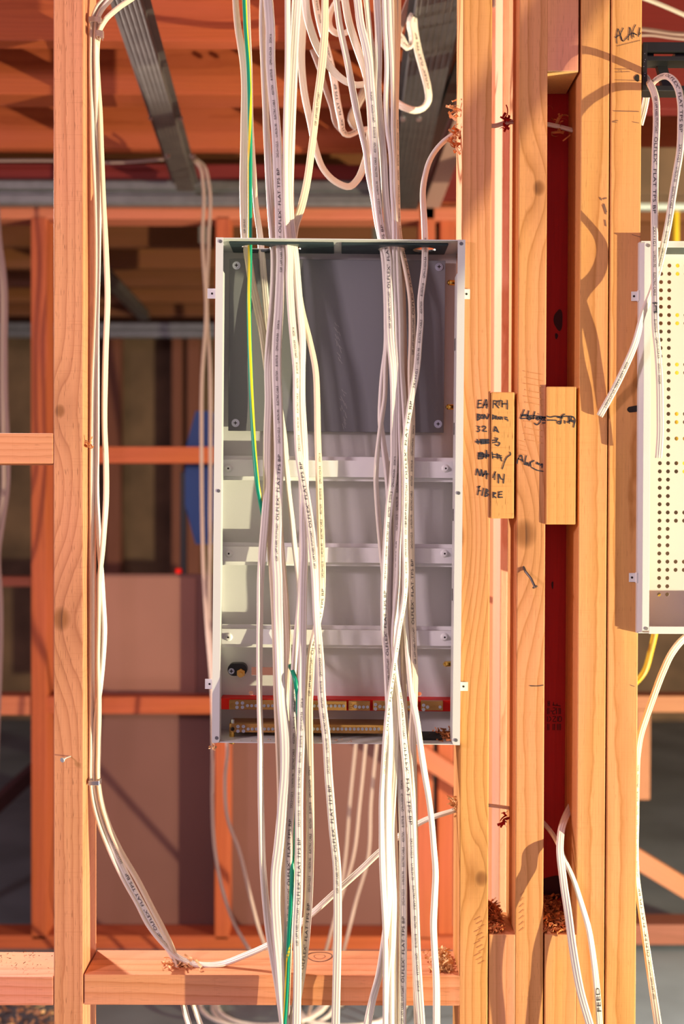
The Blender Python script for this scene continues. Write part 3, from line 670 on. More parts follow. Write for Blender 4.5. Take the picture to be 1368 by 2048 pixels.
U5 = [(668,-40,30),(673,0,50),(679,48,45),(696,130,45),(712,215,40),(722,260,55),(731,300,60),(737,350,65),(746,400,80),(754,450,75),(760,478,75),(766,510,70),(770,560,70),(773,640,60),(772,700,60),(767,740,55),(762,800,60),(761,840,60),(766,885,55),(772,925,45),(776,960,40),(779,1010,40),(781,1100,40),(779,1180,40),(779,1230,30),(781,1300,30),(786,1400,10),(793,1480,20),(799,1540,30),(803,1600,10),(806,1680,0),(806,1740,0),(806,1900,0),(804,2060,0)]
cable('cable running alone on a slant into the right opening, broad with print at the bottom', U5, 'mid', 0.2, 'pvc3', [(2046, 'up'), (476, 'up', 0.8, [('LAPP KABEL', 40, 5.0)])])
R3 = [(753,-40,0),(754,0,10),(757,60,20),(757,130,30),(756,180,30),(760,240,30),(766,300,25),(772,400,20),(780,475,20),(782,520,20),(786,620,20),(789,700,20),(792,860,20),(793,1000,10),(794,1100,0),(792,1200,0),(790,1300,0),(791,1400,10),(790,1480,0),(788,1540,0),(784,1600,0),(781,1650,10),(784,1740,30),(787,1800,40),(786,1850,40),(784,1900,45),(780,1950,40),(773,2060,30)]
cable('broad cream cable in the middle of the right bundle just below the enclosure', R3, 'mid', 1.0, 'pvc', [(1290, 'up')])
R4a = [(769,-40,50),(770,0,50),(772,60,50),(775,130,50),(773,215,60),(776,260,60),(782,300,55),(786,380,50),(789,430,50),(790,475,50),(789,505,55),(790,560,55),(793,620,60),(795,680,60),(797,740,60),(799,800,60),(800,860,65),(802,920,65),(803,980,65),(802,1040,65),(799,1100,50),(797,1160,45),(793,1210,35),(789,1260,40),(788,1300,45),(793,1350,60),(800,1400,50),(807,1480,30),(813,1540,20),(818,1600,0),(822,1650,0),(825,1740,0),(829,1800,0),(833,1900,0),(839,2000,0),(843,2060,0)]
cable('white cable with downward reading print at the right of the right bundle below the enclosure', R4a, 'mid', 1.6, 'pvc3', [(1385, 'down', 1.22)])
R4b = [(779,-40,50),(780,0,50),(782,60,50),(786,130,50),(787,215,60),(787,260,60),(790,330,60),(792,400,55),(795,475,55),(796,505,60),(798,560,60),(801,640,60),(803,740,60),(807,790,55),(810,840,60),(811,950,60),(811,1100,60),(810,1200,60),(813,1260,60),(816,1310,60),(820,1350,55),(826,1400,40),(835,1450,55),(839,1480,55),(848,1540,50),(858,1600,60),(863,1640,60),(868,1700,60),(871,1740,55),(869,1800,45),(867,1850,40),(869,1900,45),(872,1950,40),(873,2060,30)]
cable('plain white cable hanging apart as the rightmost strand below the enclosure', R4b, 'mid', 1.3, 'pvc')
R5 = [(786,-40,60),(788,0,60),(790,130,60),(792,260,60),(794,380,60),(799,475,60),(804,505,60),(810,530,60),(816,560,60),(822,600,50),(824,640,35),(824,680,35),(822,740,35),(823,800,40),(824,850,50),(822,900,30),(821,960,30),(821,1040,20),(822,1100,20),(823,1160,20),(824,1220,10),(827,1300,30),(829,1350,30),(828,1400,30),(825,1480,20),(827,1540,40),(829,1650,50),(831,1740,50),(836,1900,60),(842,2060,60)]
cable('cream cable with bold lettering, rightmost strand in the lower half of the enclosure', R5, 'mid', 0.8, 'pvc2', [(713, 'up'), (1331, 'up')])
R6 = [(916,264,60,0.045),(906,270,55,0.042),(895,277,55,0.04),(876,295,55,0.04),(861,318,50,0.04),(851,348,45,0.042),(846,380,40,0.045),(846,404,35,0.045),(848,430,25,0.045),(850,475,15,0.042),(850,510,10),(849,535,10),(846,560,10),(841,600,20),(841,640,20),(838,680,10),(833,740,10),(822,800,15),(817,830,30),(812,860,35),(809,900,40),(811,960,40),(811,1000,25),(810,1040,30),(810,1100,30),(811,1150,35),(808,1200,45),(799,1250,50),(792,1300,50),(785,1350,60),(778,1400,50),(770,1480,60),(766,1540,65),(763,1600,50),(763,1650,45),(765,1740,35),(768,1800,40),(770,1850,55),(771,1900,55),(771,1950,50),(771,2060,45)]
cable('white cable curving from the torn hole right of the enclosure, then crossing the right bundle', R6, 'small', 3.6, 'pvc', [(1058, 'up', 1.05), (1545, 'up', 0.9, LEG1)], legset=LEG1)
M9 = [(797,-40,60),(796,60,60),(793,160,60),(791,260,60),(789,380,60),(797,475,60),(800,505,60),(804,560,60),(807,640,60),(809,760,60),(812,900,60),(810,1100,60),(806,1300,60),(812,1480,60),(820,1600,60),(826,1800,60),(834,2060,60)]
cable('cable hidden deepest in the right bundle showing only a shaded edge', M9, 'mid', -0.6, 'pvc2')

# --- loops above the enclosure
cable('cable sagging in a low U shape between the two bundles above the enclosure', [(607,-40,0,.10),(606,0,0,.10),(605,60,10,.10),(603,120,15,.10),(608,180,20,.11),(622,250,30,.12),(632,300,40,.13),(648,340,45,.14),(672,364,40,.15),(700,373,30,.16),(716,358,20,.17),(728,330,20,.18),(736,300,20,.18),(741,260,20,.18)], 'mid', 0, 'pvc')
cable('ridged cable curving from the left bundle to the right bundle high above the enclosure', [(609,-40,0,.06),(611,0,0,.06),(614,30,0,.06),(622,60,0,.06),(632,88,0,.06),(645,112,5,.065),(660,134,15,.07),(680,155,35,.075),(698,166,45,.08),(715,170,50,.085),(735,167,50,.09)], 'mid', 0, 'pvc3')
cable('printed cable hanging to a blunt fold left of the right bundle above the enclosure', [(629,-40,30,.18),(631,0,30,.18),(641,50,20,.19),(652,90,20,.20),(662,130,10,.20),(669,165,5,.21),(674,200,5,.21),(682,240,20,.22),(688,266,40,.23),(697,270,50,.25),(715,262,50,.28),(745,257,50,.30)], 'mid', 0, 'pvc', [(262, 'up', 0.9)])
cable('round loop of cable at the top edge of the photo between the bundles', [(690,-20,50,.22),(675,0,50,.22),(664,18,50,.22),(658,42,40,.22),(662,58,40,.22),(675,67,40,.22),(690,66,50,.22),(704,58,60,.22)], 'mid', 0, 'pvc')
cable('pinkish cable merging from the top into the left edge of the right bundle', [(684,-40,20,.07),(690,0,20,.07),(699,48,10,.07),(709,80,0,.07),(720,112,0,.07),(731,145,10,.07),(738,190,20,.07),(743,260,30,.07),(750,350,40,.06),(766,478,60,.055),(774,510,60),(780,620,60),(786,800,60),(788,960,60),(784,1200,60),(783,1480,60),(790,1700,60),(795,2060,60)], 'mid', -1, 'pvc')
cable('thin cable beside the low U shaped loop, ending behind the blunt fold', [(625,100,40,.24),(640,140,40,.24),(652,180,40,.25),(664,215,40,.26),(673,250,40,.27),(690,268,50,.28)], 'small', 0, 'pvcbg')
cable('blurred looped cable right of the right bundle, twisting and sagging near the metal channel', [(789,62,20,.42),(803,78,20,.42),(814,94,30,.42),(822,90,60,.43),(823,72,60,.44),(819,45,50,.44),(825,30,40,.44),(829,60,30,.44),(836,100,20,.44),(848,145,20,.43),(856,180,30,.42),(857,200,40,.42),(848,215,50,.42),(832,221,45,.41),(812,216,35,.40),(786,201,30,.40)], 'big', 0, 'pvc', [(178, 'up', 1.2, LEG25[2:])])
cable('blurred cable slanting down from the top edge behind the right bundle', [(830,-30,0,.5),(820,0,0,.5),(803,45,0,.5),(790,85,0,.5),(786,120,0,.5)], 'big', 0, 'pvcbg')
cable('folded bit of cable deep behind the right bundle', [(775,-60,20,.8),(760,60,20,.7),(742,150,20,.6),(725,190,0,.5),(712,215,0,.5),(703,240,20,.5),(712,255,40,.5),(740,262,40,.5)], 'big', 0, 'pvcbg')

# --- cables clipped to the left stud
LG = 'cables clipped to the left stud'
CA = [(222,-25,60,.03),(207,0,60,.03),(197,11,60,.03),(190,25,60,.03),(186,38,60,.03),(184,55,60,.03),(183,90,60,.03),(183,160,60,.03),(184,200,60,.03),(187,300,60,.03),(192,400,60,.03),(194,500,60,.032),(193,600,60,.034),(190,680,60,.034),(187,750,60,.034),(185,850,60,.034),(184,930,60,.034),(184,1050,60,.034),(184,1200,60,.034),(184,1400,60,.034),(183,1500,60,.034),(183,1565,60,.034),(187,1600,60,.034),(200,1650,55,.034),(222,1705,50,.034),(250,1762,45,.034),(274,1805,50,.034),(297,1850,55,.033),(329,1890,55,.031),(350,1910,50,.03),(372,1923,45,.03),(404,1930,40,.03),(437,1929,40,.03),(490,1911,35,.03),(531,1893,35,.03),(563,1876,30,.034),(623,1828,25,.038),(667,1788,25,.04),(724,1737,25,.042),(760,1703,30,.044),(796,1674,35,.045),(844,1643,45,.045),(911,1620,60,.045)]
cable('white cable sweeping from the left stud along the long nogging into the right stud', CA, 'small', 0, 'pvc', group=LG)
CB = [(236,-25,60,.03),(220,0,60,.03),(209,12,60,.03),(199,27,60,.03),(195,38,60,.03),(193,55,60,.03),(192,90,60,.03),(193,160,60,.03),(195,250,60,.035),(199,350,60,.04),(197,500,60,.04),(194,640,60,.04),(194,750,60,.04),(194,850,60,.04),(194,1000,60,.04),(197,1060,60,.038),(199,1100,60,.036),(203,1150,55,.03),(206,1200,55,.03),(209,1260,55,.03),(206,1320,60,.03),(200,1380,60,.034),(192,1440,60,.036),(190,1500,60,.036),(190,1565,60,.036),(196,1600,55,.036),(210,1650,45,.036),(230,1700,30,.036),(260,1765,10,.036),(290,1820,0,.036),(318,1870,0,.035),(342,1905,10,.034),(357,1935,20,.032),(360,1965,20,.03)]
cable('middle cable of the three clipped to the left stud, dropping into the nogging hole', CB, 'small', 0, 'pvc3', [(1925, 'up', 1.0)], group=LG)
CC = [(280,-15,60,.025),(260,0,60,.025),(243,11,60,.025),(227,24,60,.025),(214,36,60,.025),(205,49,60,.025),(199,61,60,.027),(196,77,60,.03),(194,110,60,.036),(196,160,60,.036),(200,220,60,.035),(203,300,60,.032),(207,400,60,.03),(212,500,45,.03),(215,600,40,.03),(212,680,40,.03),(210,750,35,.03),(209,850,45,.03),(212,930,40,.03),(212,1000,40,.028),(208,1060,45,.028),(205,1100,50,.026),(200,1150,60,.024),(199,1200,60,.024),(198,1260,60,.026),(197,1320,60,.026),(198,1380,60,.028),(198,1440,60,.03),(197,1500,60,.034),(197,1565,60,.034),(202,1600,55,.034),(217,1650,50,.034),(240,1700,45,.034),(275,1760,45,.034),(306,1820,45,.034),(332,1870,45,.033),(350,1910,50,.032),(358,1938,50,.03),(362,1965,50,.03)]
cable('outer cable of the three clipped to the left stud, wandering and crossing its neighbour', CC, 'small', 0, 'pvc2', group=LG)
def clip(px, py, wpx, y, label, mat, hpx=9, knob=False):
    c = P(px, py, y); bm = bmesh.new(); w = wpx * S(y); h = hpx * S(y)
    bm_box(bm, -w/2, w/2, -0.0075, -0.006, -h/2, h/2, 0.0004); bm_box(bm, -w/2, -w/2 + .0012, -0.0065, 0.012, -h/2, h/2); bm_box(bm, w/2 - .0012, w/2, -0.0065, 0.010, -h/2, h/2)
    if knob: bm_box(bm, w/2 - .002, w/2 + .004, -0.007, -0.001, -h*.7, h*.5, 0.001)
    return tag(link('cable_clip', from_bm(bm), mat, None, c), label, 'clip')
M['clear'] = plain('clear_plastic', (0.55, 0.36, 0.32), 0.25)
M['clear'].node_tree.nodes['Principled BSDF'].inputs['Transmission Weight'].default_value = 0.55
clip(189.5, 1564, 22, .027, 'thin metal clip holding three cables low on the left stud', M['steel'])
clip(189, 42, 20, .022, 'clear plastic clip holding two cables at the top of the left stud', M['clear'], 10, True)
clip(199, 70, 9, .018, 'smaller clear plastic clip under the top clip of the left stud', M['clear'], 12, True)
cable('short white tail below the nogging hole, left one of two', [(366,2005,30,.04),(372,2030,30,.04),(384,2070,30,.04)], 'small', 0, 'pvc')
cable('short white tail below the nogging hole, right one of two', [(385,2005,50,.04),(394,2030,50,.04),(410,2075,50,.04)], 'small', 0, 'pvc')

# --- cables right
RG = 'data and alarm cables at the right'
XC = [(1280,150,40,.06),(1290,154,30,.03),(1297,163,20,.015),(1304,175,10,.0),(1311,196,0,-.018),(1313,230,0,-.03),(1311,300,0,-.042),(1309,400,0,-.046),(1309,500,0,-.043),(1310,600,0,-.040),(1311,660,10,-.036),(1315,700,20,-.034),(1319,760,10,-.032),(1320,820,10,-.030),(1320,870,10,-.028),(1317,916,10,-.026)]
cable('printed white cable hanging straight in front of the perforated cabinet with a cut end', XC, 'small', 0, 'pvc', [(196, 'down', 1.0)], group=RG, legset=LEG1)
o = CABLE_X = bpy.data.objects['flat_cable'] if False else COL.objects[-2]
YC = [(1300,176,40,.05),(1306,166,45,.02),(1316,157,45,.0),(1326,152.5,40,-.02),(1336,153,30,-.035),(1346,160,20,-.045),(1355,174,10,-.052),(1361,200,5,-.058),(1362,250,0,-.062),(1360,300,0,-.062),(1352,350,0,-.060),(1344,400,0,-.058),(1338,440,5,-.055),(1321,520,10,-.030),(1305,580,20,-.028),(1287,625,40,-.032),(1269,690,20,-.030),(1245,745,10,-.022),(1225,785,10,-.014),(1199,832,10,-.006)]
cable('printed white cable looping over and slanting left across the studs to a cut end', YC, 'small', 0, 'pvc', [((0.02,), 'down', 0.92), (722, 'down', 1.15, LEG1[:1])], group=RG, legset=LEG1)
def band(px, py, w, y, parent_label=None): pass
Z1 = [(1146,1605,20,.07),(1136,1623,20,.05),(1124,1654,20,.02),(1120,1688,20,-.006),(1126,1757,10,-.018),(1136,1825,0,-.028),(1145,1893,0,-.036),(1160,1979,0,-.042),(1183,2065,0,-.046)]
cable('broad white cable coming out of the foot of the red recess', Z1, 'small', 0, 'pvc3', group=RG, dup=1.12)
Z2 = [(1078,1637,60,.07),(1088,1647,60,.06),(1105,1668,60,.035),(1117,1690,60,.015),(1129,1719,60,.006),(1146,1757,55,-.006),(1163,1808,45,-.014),(1177,1856,40,-.020),(1186,1910,30,-.026),(1194,1979,20,-.030),(1200,2065,15,-.034)]
z2 = cable('thin white cable marked FEED crossing behind the broad one in the red recess', Z2, 'small', 0, 'pvc', [(2020, 'up', 1.0, [('FEED', 46, 9.0)])], group=RG, dup=0.95)
V1 = [(1392,1262,20,.06),(1368,1277,20,.05),(1345,1304,20,.04),(1325,1345,20,.035),(1308,1390,25,.03),(1292,1435,30,.03),(1281,1470,30,.03),(1275,1510,40,.035),(1273,1560,40,.06),(1272,1640,40,.07),(1271,1700,40,.06),(1273,1750,45,.05),(1279,1800,40,.04),(1288,1860,30,.03),(1298,1930,20,.02),(1307,1990,10,.01),(1318,2065,0,.0)]
cable('white cable arching from under the perforated cabinet and down along the right stud', V1, 'small', 0, 'pvc2', [(2000, 'up', 1.0)], group=RG, dup=1.1)
cable('thin cable crossing high through the narrow gap and the red recess', [(970,250,60,.05),(988,252,60,.05),(1010,246,60,.05),(1040,243,60,.06),(1096,249,60,.06),(1120,254,60,.06),(1150,262,60,.06)], 'small', 0, 'pvc', group=RG, dup=0.9)
cable('thin cable end crossing low in the narrow gap', [(972,1610,60,.05),(990,1612,60,.05),(1020,1616,60,.06)], 'small', 0, 'pvc', group=RG, dup=0.7)

# ------------------------------------------------------------------ LEFT ENCLOSURE
YF, YB = -0.012, 0.078
EO = P(676.5, 981, 0.0)
EN = empty('switchboard_enclosure', EO, 0.0064)
tag(EN, 'large open white steel switchboard enclosure with three rails, grey panel and brass terminal bars', 'enclosure')
def ebox(name, px0, py0, px1, py1, y0, y1, mat, parent=None, bev=0.0, off=True, label=None):
    """box whose front face (at y0) covers the given photo rectangle (measured at its own centre), square to the enclosure"""
    c = local(EN, P((px0 + px1) / 2, (py0 + py1) / 2, y0)); w = (px1 - px0) * S(y0); h = (py1 - py0) * S(y0)
    bm = bm_box(bmesh.new(), -w/2, w/2, 0, y1 - y0, -h/2, h/2, bev, 2)
    base = Vector((0, 0, 0))
    if parent is not None: base = parent['_c']
    o = link(name, from_bm(bm), mat, parent or EN, c - Vector(base))
    o['_c'] = list(c)
    if label: o['label'] = label
    return o
ELx, ERx = 427.7, 925.3      # outer side edges at mid height
s = S(YF); xl = (ELx - 676.5) * s; xr = (ERx - 676.5) * s
zt_ = local(EN, P(680, 477, YF)).z; zb_ = local(EN, P(672, 1488, YF)).z
TH = 0.0014
def eloc(name, x0, x1, y0, y1, z0, z1, mat, bev=0.0, parent=None):
    bm = bm_box(bmesh.new(), x0, x1, y0, y1, z0, z1, bev, 2)
    o = link(name, from_bm(bm), mat, parent or EN); o['_c'] = [0, 0, 0]; return o
lipw = 15.0 * s
# lips with rounded lower corners
for side, (a, b) in (('l', (xl, xl + lipw)), ('r', (xr - lipw, xr))):
    bm = bmesh.new(); r = 0.004; inner = b if side == 'l' else a; outer = a if side == 'l' else b
    sg = 1 if inner > outer else -1
    pts = [(outer, zt_), (inner, zt_)]
    for i in range(7):
        t = math.pi / 2 * i / 6; pts.append((inner - sg * r * (1 - math.cos(t)), zb_ + r * (1 - math.sin(t))))
    pts.append((outer, zb_))
    f = [bm.verts.new((x, YF, z)) for x, z in pts]; k = [bm.verts.new((x, YF + TH, z)) for x, z in pts]
    n = len(pts); bm.faces.new(f); bm.faces.new(list(reversed(k)))
    for i in range(n): bm.faces.new((f[i], f[(i + 1) % n], k[(i + 1) % n], k[i]))
    bmesh.ops.recalc_face_normals(bm, faces=bm.faces)
    lo = link('front_lip', from_bm(bm), M['white'], EN)
    for zz in (zt_ - 0.006, (zt_ + zb_) / 2, zb_ + 0.0075):
        bm = bmesh.new(); bm_cyl(bm, ((a + b) / 2 + (0.0015 if side == 'l' else -0.0005), YF - 0.0003, zz), (0, 1, 0), 0.0026, 0.0008, 14)
        link('rivet', from_bm(bm), M['galv'], lo)
def boolean(me, cutters):
    """difference of mesh and list of cutter meshes, returns new mesh"""
    o = bpy.data.objects.new('tmp', me); COL.objects.link(o); tmp = []
    for c in cutters:
        q = bpy.data.objects.new('cut', c); COL.objects.link(q); tmp.append(q)
        m = o.modifiers.new('b', 'BOOLEAN'); m.operation = 'DIFFERENCE'; m.object = q; m.solver = 'EXACT'
    dg = bpy.context.evaluated_depsgraph_get(); dg.update()
    r = bpy.data.meshes.new_from_object(o.evaluated_get(dg))
    for q in tmp: bpy.data.objects.remove(q)
    bpy.data.objects.remove(o)
    return r
def cutbox(x0, x1, y0, y1, z0, z1): return from_bm(bm_box(bmesh.new(), x0, x1, y0, y1, z0, z1))
def cutcyl(c, ax, r, h, n=20, sx=1.0):
    bm = bmesh.new(); res = bm_cyl(bm, c, ax, r, h, n)
    if sx != 1.0:
        for v in bm.verts: v.co.x = c[0] + (v.co.x - c[0]) * sx
    return from_bm(bm)
# side walls, top, bottom, back
for nm, a, b in (('side_wall', xl, xl + TH), ('side_wall', xr - TH, xr)):
    eloc(nm, a, b, YF + TH, YB, zb_, zt_, M['white'])
def ep(px, py, y): return local(EN, P(px, py, y))
# top with cable openings
ymid = 0.034
def tx(px): return local(EN, P(px, 500, ymid)).x
open_top = [(tx(483), tx(600)), (tx(756), tx(812)), (tx(826), tx(872))]
top = from_bm(bm_box(bmesh.new(), xl + TH, xr - TH, YF + TH, YB, zt_ - TH, zt_))
cuts = [cutbox(a, b, ymid - 0.017, ymid + 0.022, zt_ - 0.02, zt_ + 0.02) for a, b in open_top]
link('top_wall', boolean(top, cuts), M['white'], EN)
for x0, x1 in ((462, 668), (683, 893)):
    g = from_bm(bm_box(bmesh.new(), tx(x0), tx(x1), ymid - 0.030, ymid + 0.034, zt_ - TH - 0.0035, zt_ - TH - 0.0002, 0.0008))
    cu = []
    for a, b in open_top:
        if a > tx(x0) - 0.01 and b < tx(x1) + 0.01:
            n = max(1, round((b - a) / 0.042))
            for i in range(n):
                cu.append(cutcyl(((a + b) / 2 if n == 1 else a + (b - a) * (i + 0.5) / n, ymid + 0.002, zt_ - 0.004), (0, 0, 1), (b - a) / n / 2 * (0.99 if n == 1 else 1.06), 0.03, 28))
    gp = link('gland_plate', boolean(g, cu), M['gasket'], EN)
    for kx in ((630,) if x0 < 600 else (722,)):
        bm = bmesh.new(); rr = 0.017
        for i in range(28):
            a0 = 2 * math.pi * i / 28; a1 = 2 * math.pi * (i + 1) / 28
            q = [bm.verts.new((tx(kx) + R * math.cos(t), ymid + R * math.sin(t), zt_ - TH - 0.0038)) for R, t in ((rr, a0), (rr, a1), (rr - 0.0012, a1), (rr - 0.0012, a0))]
            bm.faces.new(q)
        link('knockout_ring', from_bm(bm), M['black'], gp)
bt = from_bm(bm_box(bmesh.new(), xl + TH, xr - TH, YF + TH, YB, zb_, zb_ + TH))
link('bottom_wall', bt, M['white'], EN)
back = from_bm(bm_box(bmesh.new(), xl, xr, YB, YB + TH, zb_, zt_))
a0 = ep(503, 1334, YB); b0 = ep(556, 1351, YB)
cuts = [cutbox(a0.x, b0.x, YB - .01, YB + .01, b0.z, a0.z)]
for (hx, hy) in ((502, 1386), (839, 1388)):
    c = ep(hx, hy, YB); cuts.append(cutcyl(c, (0, 1, 0), 4.2 * S(YB), 0.03))
link('back_wall', boolean(back, cuts), M['white'], EN)
# returns behind the lips, with slots and brass screws on the right one
rt = eloc('side_return', xr - lipw - 0.0005, xr - lipw + 0.0011, YF + TH, 0.020, zb_ + 0.003, zt_ - 0.05, M['white'])
eloc('side_return', xl + lipw - 0.0011, xl + lipw + 0.0005, YF + TH, 0.006, zb_ + 0.003, zt_ - 0.05, M['white'])
for py in (688, 857, 1030, 1190):
    z = ep(910, py, 0.0).z
    eloc('slot', xr - lipw - 0.0009, xr - lipw - 0.0004, 0.003, 0.011, z - 0.009, z + 0.009, M['dark'], parent=rt)
for py in (563, 813, 1330):
    z = ep(910, py, 0.02).z
    bm = bmesh.new(); bm_cyl(bm, (xr - lipw - 0.003, 0.030, z), (1, 0.25, 0), 0.0042, 0.012, 14); bm_cyl(bm, (xr - lipw - 0.009, 0.0285, z), (1, 0.25, 0), 0.0026, 0.004, 6)
    link('brass_screw', from_bm(bm), M['brass2'], EN)
# mounting tabs
for (x0, y0, x1, y1) in ((415, 577, 431, 597), (929, 578, 940, 598), (410, 1358, 424, 1378), (920, 1364, 936, 1382)):
    tb = ebox('mounting_tab', x0, y0, x1, y1, -0.0022, -0.0010, M['white2'], bev=0.0003)
    cx_ = (x0 + 9) if x0 < 600 else (x0 + (4 if x0 > 925 else 7)); c = ep(cx_, (y0 + y1) / 2, -0.0024) - Vector(tb['_c'])
    bm = bmesh.new(); bm_cyl(bm, c, (0, 1, 0), 0.0016, 0.0004, 12); link('screw_hole', from_bm(bm), M['dark'], tb)
# grey mounting panel
def screw(parent, px, py, y, r, mat, washer=None, name='screw'):
    c = ep(px, py, y) - Vector(parent['_c'] if parent is not None and parent is not EN else (0, 0, 0))
    bm = bmesh.new()
    if washer: bm_cyl(bm, c + Vector((0, 0.0002, 0)), (0, 1, 0), washer * S(y), 0.0012, 20)
    bm_cyl(bm, c - Vector((0, 0.0012, 0)), (0, 1, 0), r * S(y), 0.0022, 16)
    sc = link(name, from_bm(bm), mat, parent)
    bm = bmesh.new(); q = r * S(y) * 0.62; h = r * S(y) * 0.16
    bm_box(bm, c.x - q, c.x + q, c.y - 0.0026, c.y - 0.0022, c.z - h, c.z + h); bm_box(bm, c.x - h, c.x + h, c.y - 0.0026, c.y - 0.0022, c.z - q, c.z + q)
    if name == 'screw' and r > 4: link('slot', from_bm(bm), M['dark'], sc)
    else: bm.free()
    return sc
pl = ebox('mounting_panel', 458, 520, 889, 863, 0.064, 0.069, M['plate'], bev=0.0008)
for (x, y) in ((473, 531), (878, 534), (471, 846), (876, 848)): screw(pl, x, y, 0.0635, 5.5, M['steel'], 8.0)
bm = bmesh.new(); rnd = random.Random(3)
for i in range(46):                    # pale scratches on the panel
    px = 672 + i * 0.35 + rnd.uniform(-5, 6); py = 645 + i * 4.6
    if 720 < py < 775: continue
    a = ep(px, py, 0.0637) - Vector(pl['_c']); b = ep(px + rnd.uniform(1, 6), py + rnd.uniform(4, 11), 0.0637) - Vector(pl['_c'])
    w = Vector((0.0003, 0, 0.0001)); bm.faces.new([bm.verts.new(v) for v in (a - w, a + w, b + w, b - w)])
link('scratch_marks', from_bm(bm), plain('pale_scratch', (0.42, 0.42, 0.42), 0.5), pl)
# rails
for (y0, y1, lx, rx, sy) in ((913, 961, 457, 891, 937), (1087, 1132, 458, 889, 1107), (1252, 1297, 457, 889, 1274)):
    m = (y0 + y1) / 2; off = (m - 981) * -0.0094
    ra = ebox('din_rail', 445 + off, y0 + 8, 908 + off, y1 - 7, 0.036, 0.0372, M['white2'])
    c0 = Vector(ra['_c'])
    wl = (908 - 445) * S(0.036) / 2; h = (y1 - y0 - 15) * S(0.036) / 2; fl = 8 * S(0.036)
    for nm, sgn in (('rail_flange', 1), ('rail_flange', -1)):
        bm = bmesh.new(); z = sgn * h
        bm_box(bm, -wl, wl, 0.0012, 0.010, min(z, z - sgn * .0012), max(z, z - sgn * .0012))
        bm_box(bm, -wl, wl, 0.010, 0.0112, min(z, z + sgn * fl), max(z, z + sgn * fl), 0.0003)
        link(nm, from_bm(bm), M['white2'], ra)
    for sx_ in (-wl + 0.001, wl - 0.013):
        bm = bm_box(bmesh.new(), sx_, sx_ + 0.012, 0.011, YB - 0.036, -h, h); link('rail_bracket', from_bm(bm), M['white2'], ra)
    for q in (lx, rx):
        bm = bmesh.new(); c = ep(q + off * 0, sy, 0.0355) - c0
        bm_cyl(bm, c - Vector((0, .0012, 0)), (0, 1, 0), 0.0042, 0.003, 20, 0.0064); bm_cyl(bm, c - Vector((0, .0034, 0)), (0, 1, 0), 0.0032, 0.0022, 14)
        sc_ = link('rail_screw', from_bm(bm), M['white2'], ra)
        bm = bmesh.new(); bm_cyl(bm, c - Vector((0, .0046, 0)), (0, 1, 0), 0.0015, 0.0003, 8); link('screw_socket', from_bm(bm), M['dark'], sc_)
# earth stud
es = ebox('earth_stud_insulator', 455, 1327, 494, 1352, 0.062, YB, M['black'], bev=0.004)
bpy.data.meshes.remove(es.data) if False else None
bm = bmesh.new(); w = 39 * S(.062) / 2; r = 12.5 * S(.062); pts = []
for i in range(24):
    a = 2 * math.pi * i / 24; pts.append(((w - r) * (1 if math.cos(a) > 0 else -1) + r * math.cos(a), r * math.sin(a)))
f = [bm.verts.new((x, 0, z)) for x, z in pts]; k = [bm.verts.new((x, YB - .062, z)) for x, z in pts]
bm.faces.new(f); bm.faces.new(k)
for i in range(24): bm.faces.new((f[i], f[(i + 1) % 24], k[(i + 1) % 24], k[i]))
bmesh.ops.recalc_face_normals(bm, faces=bm.faces); es.data = from_bm(bm); es.data.materials.append(M['black'])
screw(es, 463, 1342, 0.0615, 6.0, M['steel'])
c = ep(482, 1346, 0.058) - Vector(es['_c']); bm = bmesh.new()
bm_cyl(bm, c, (0, 1, 0), 9 * S(.06), 0.005, 6); bm_cyl(bm, c - Vector((0, .004, 0)), (0, 1, 0), 7.5 * S(.06), 0.004, 20); bm_cyl(bm, c - Vector((0, .009, .001)), (0, 1, 0), 5 * S(.06), 0.010, 16)
link('brass_bolt', from_bm(bm), M['brass2'], es)
# red shroud and the brass bars on it
RY = 0.046
rd = ebox('busbar_shroud', 440.5, 1399, 905, 1421, RY, RY + 0.004, M['red'], bev=0.0006)
bm = bm_box(bmesh.new(), -464.5 * S(RY) / 2, 464.5 * S(RY) / 2, 0.001, YB - RY, 0.0, 0.0012); me = from_bm(bm); me.transform(Matrix.Translation((0, 0, 11 * S(RY) - 0.0014)))
link('shroud_ledge', me, M['red'], rd)
def terminal_bar(x0, x1, y0, y1, yd, parent, screws, name='terminal_bar', th=0.009):
    b = ebox(name, x0, y0, x1, y1, yd, yd + th, M['brass'], parent, bev=0.0006)
    for (sx_, sy_, big) in screws:
        c = ep(sx_, sy_, yd - 0.0008) - Vector(b['_c'])
        bm = bmesh.new(); rr = (3.4 if big else 3.0) * S(yd); bm_cyl(bm, c, (0, 1, 0), rr, 0.0016, 14)
        nf = len(bm.faces); q = rr * .62; h = rr * .2
        for (dx_, dz_) in ((q, h), (h, q)): bm_box(bm, c.x - dx_, c.x + dx_, c.y - .00105, c.y - .0007, c.z - dz_, c.z + dz_)
        bm.faces.ensure_lookup_table()
        for f_ in bm.faces[nf:]: f_.material_index = 1
        sc_ = link('terminal_screw', from_bm(bm), M['steel'] if big < 2 else M['brass'], b); sc_.data.materials.append(M['slot'])
    return b
sl = lambda x, y: y + (x - 676) * 0.004
sc1 = [(462, 1410.5, 2), (474, 1406, 1), (474, 1414.5, 1), (485, 1406, 1), (485, 1414.5, 1)] + [(495 + 8.35 * i, sl(495 + 8.35 * i, 1412), 0) for i in range(24) if 495 + 8.35 * i < 690]
RB = RY - 0.009
terminal_bar(458, 693, 1402, 1420, RB, rd, sc1)
terminal_bar(697, 740, 1403, 1421, RB, rd, [(703, 1408.5, 2), (703, 1416, 2), (711, 1413, 1), (719, 1414, 0), (727, 1414, 0), (735, 1414, 0)])
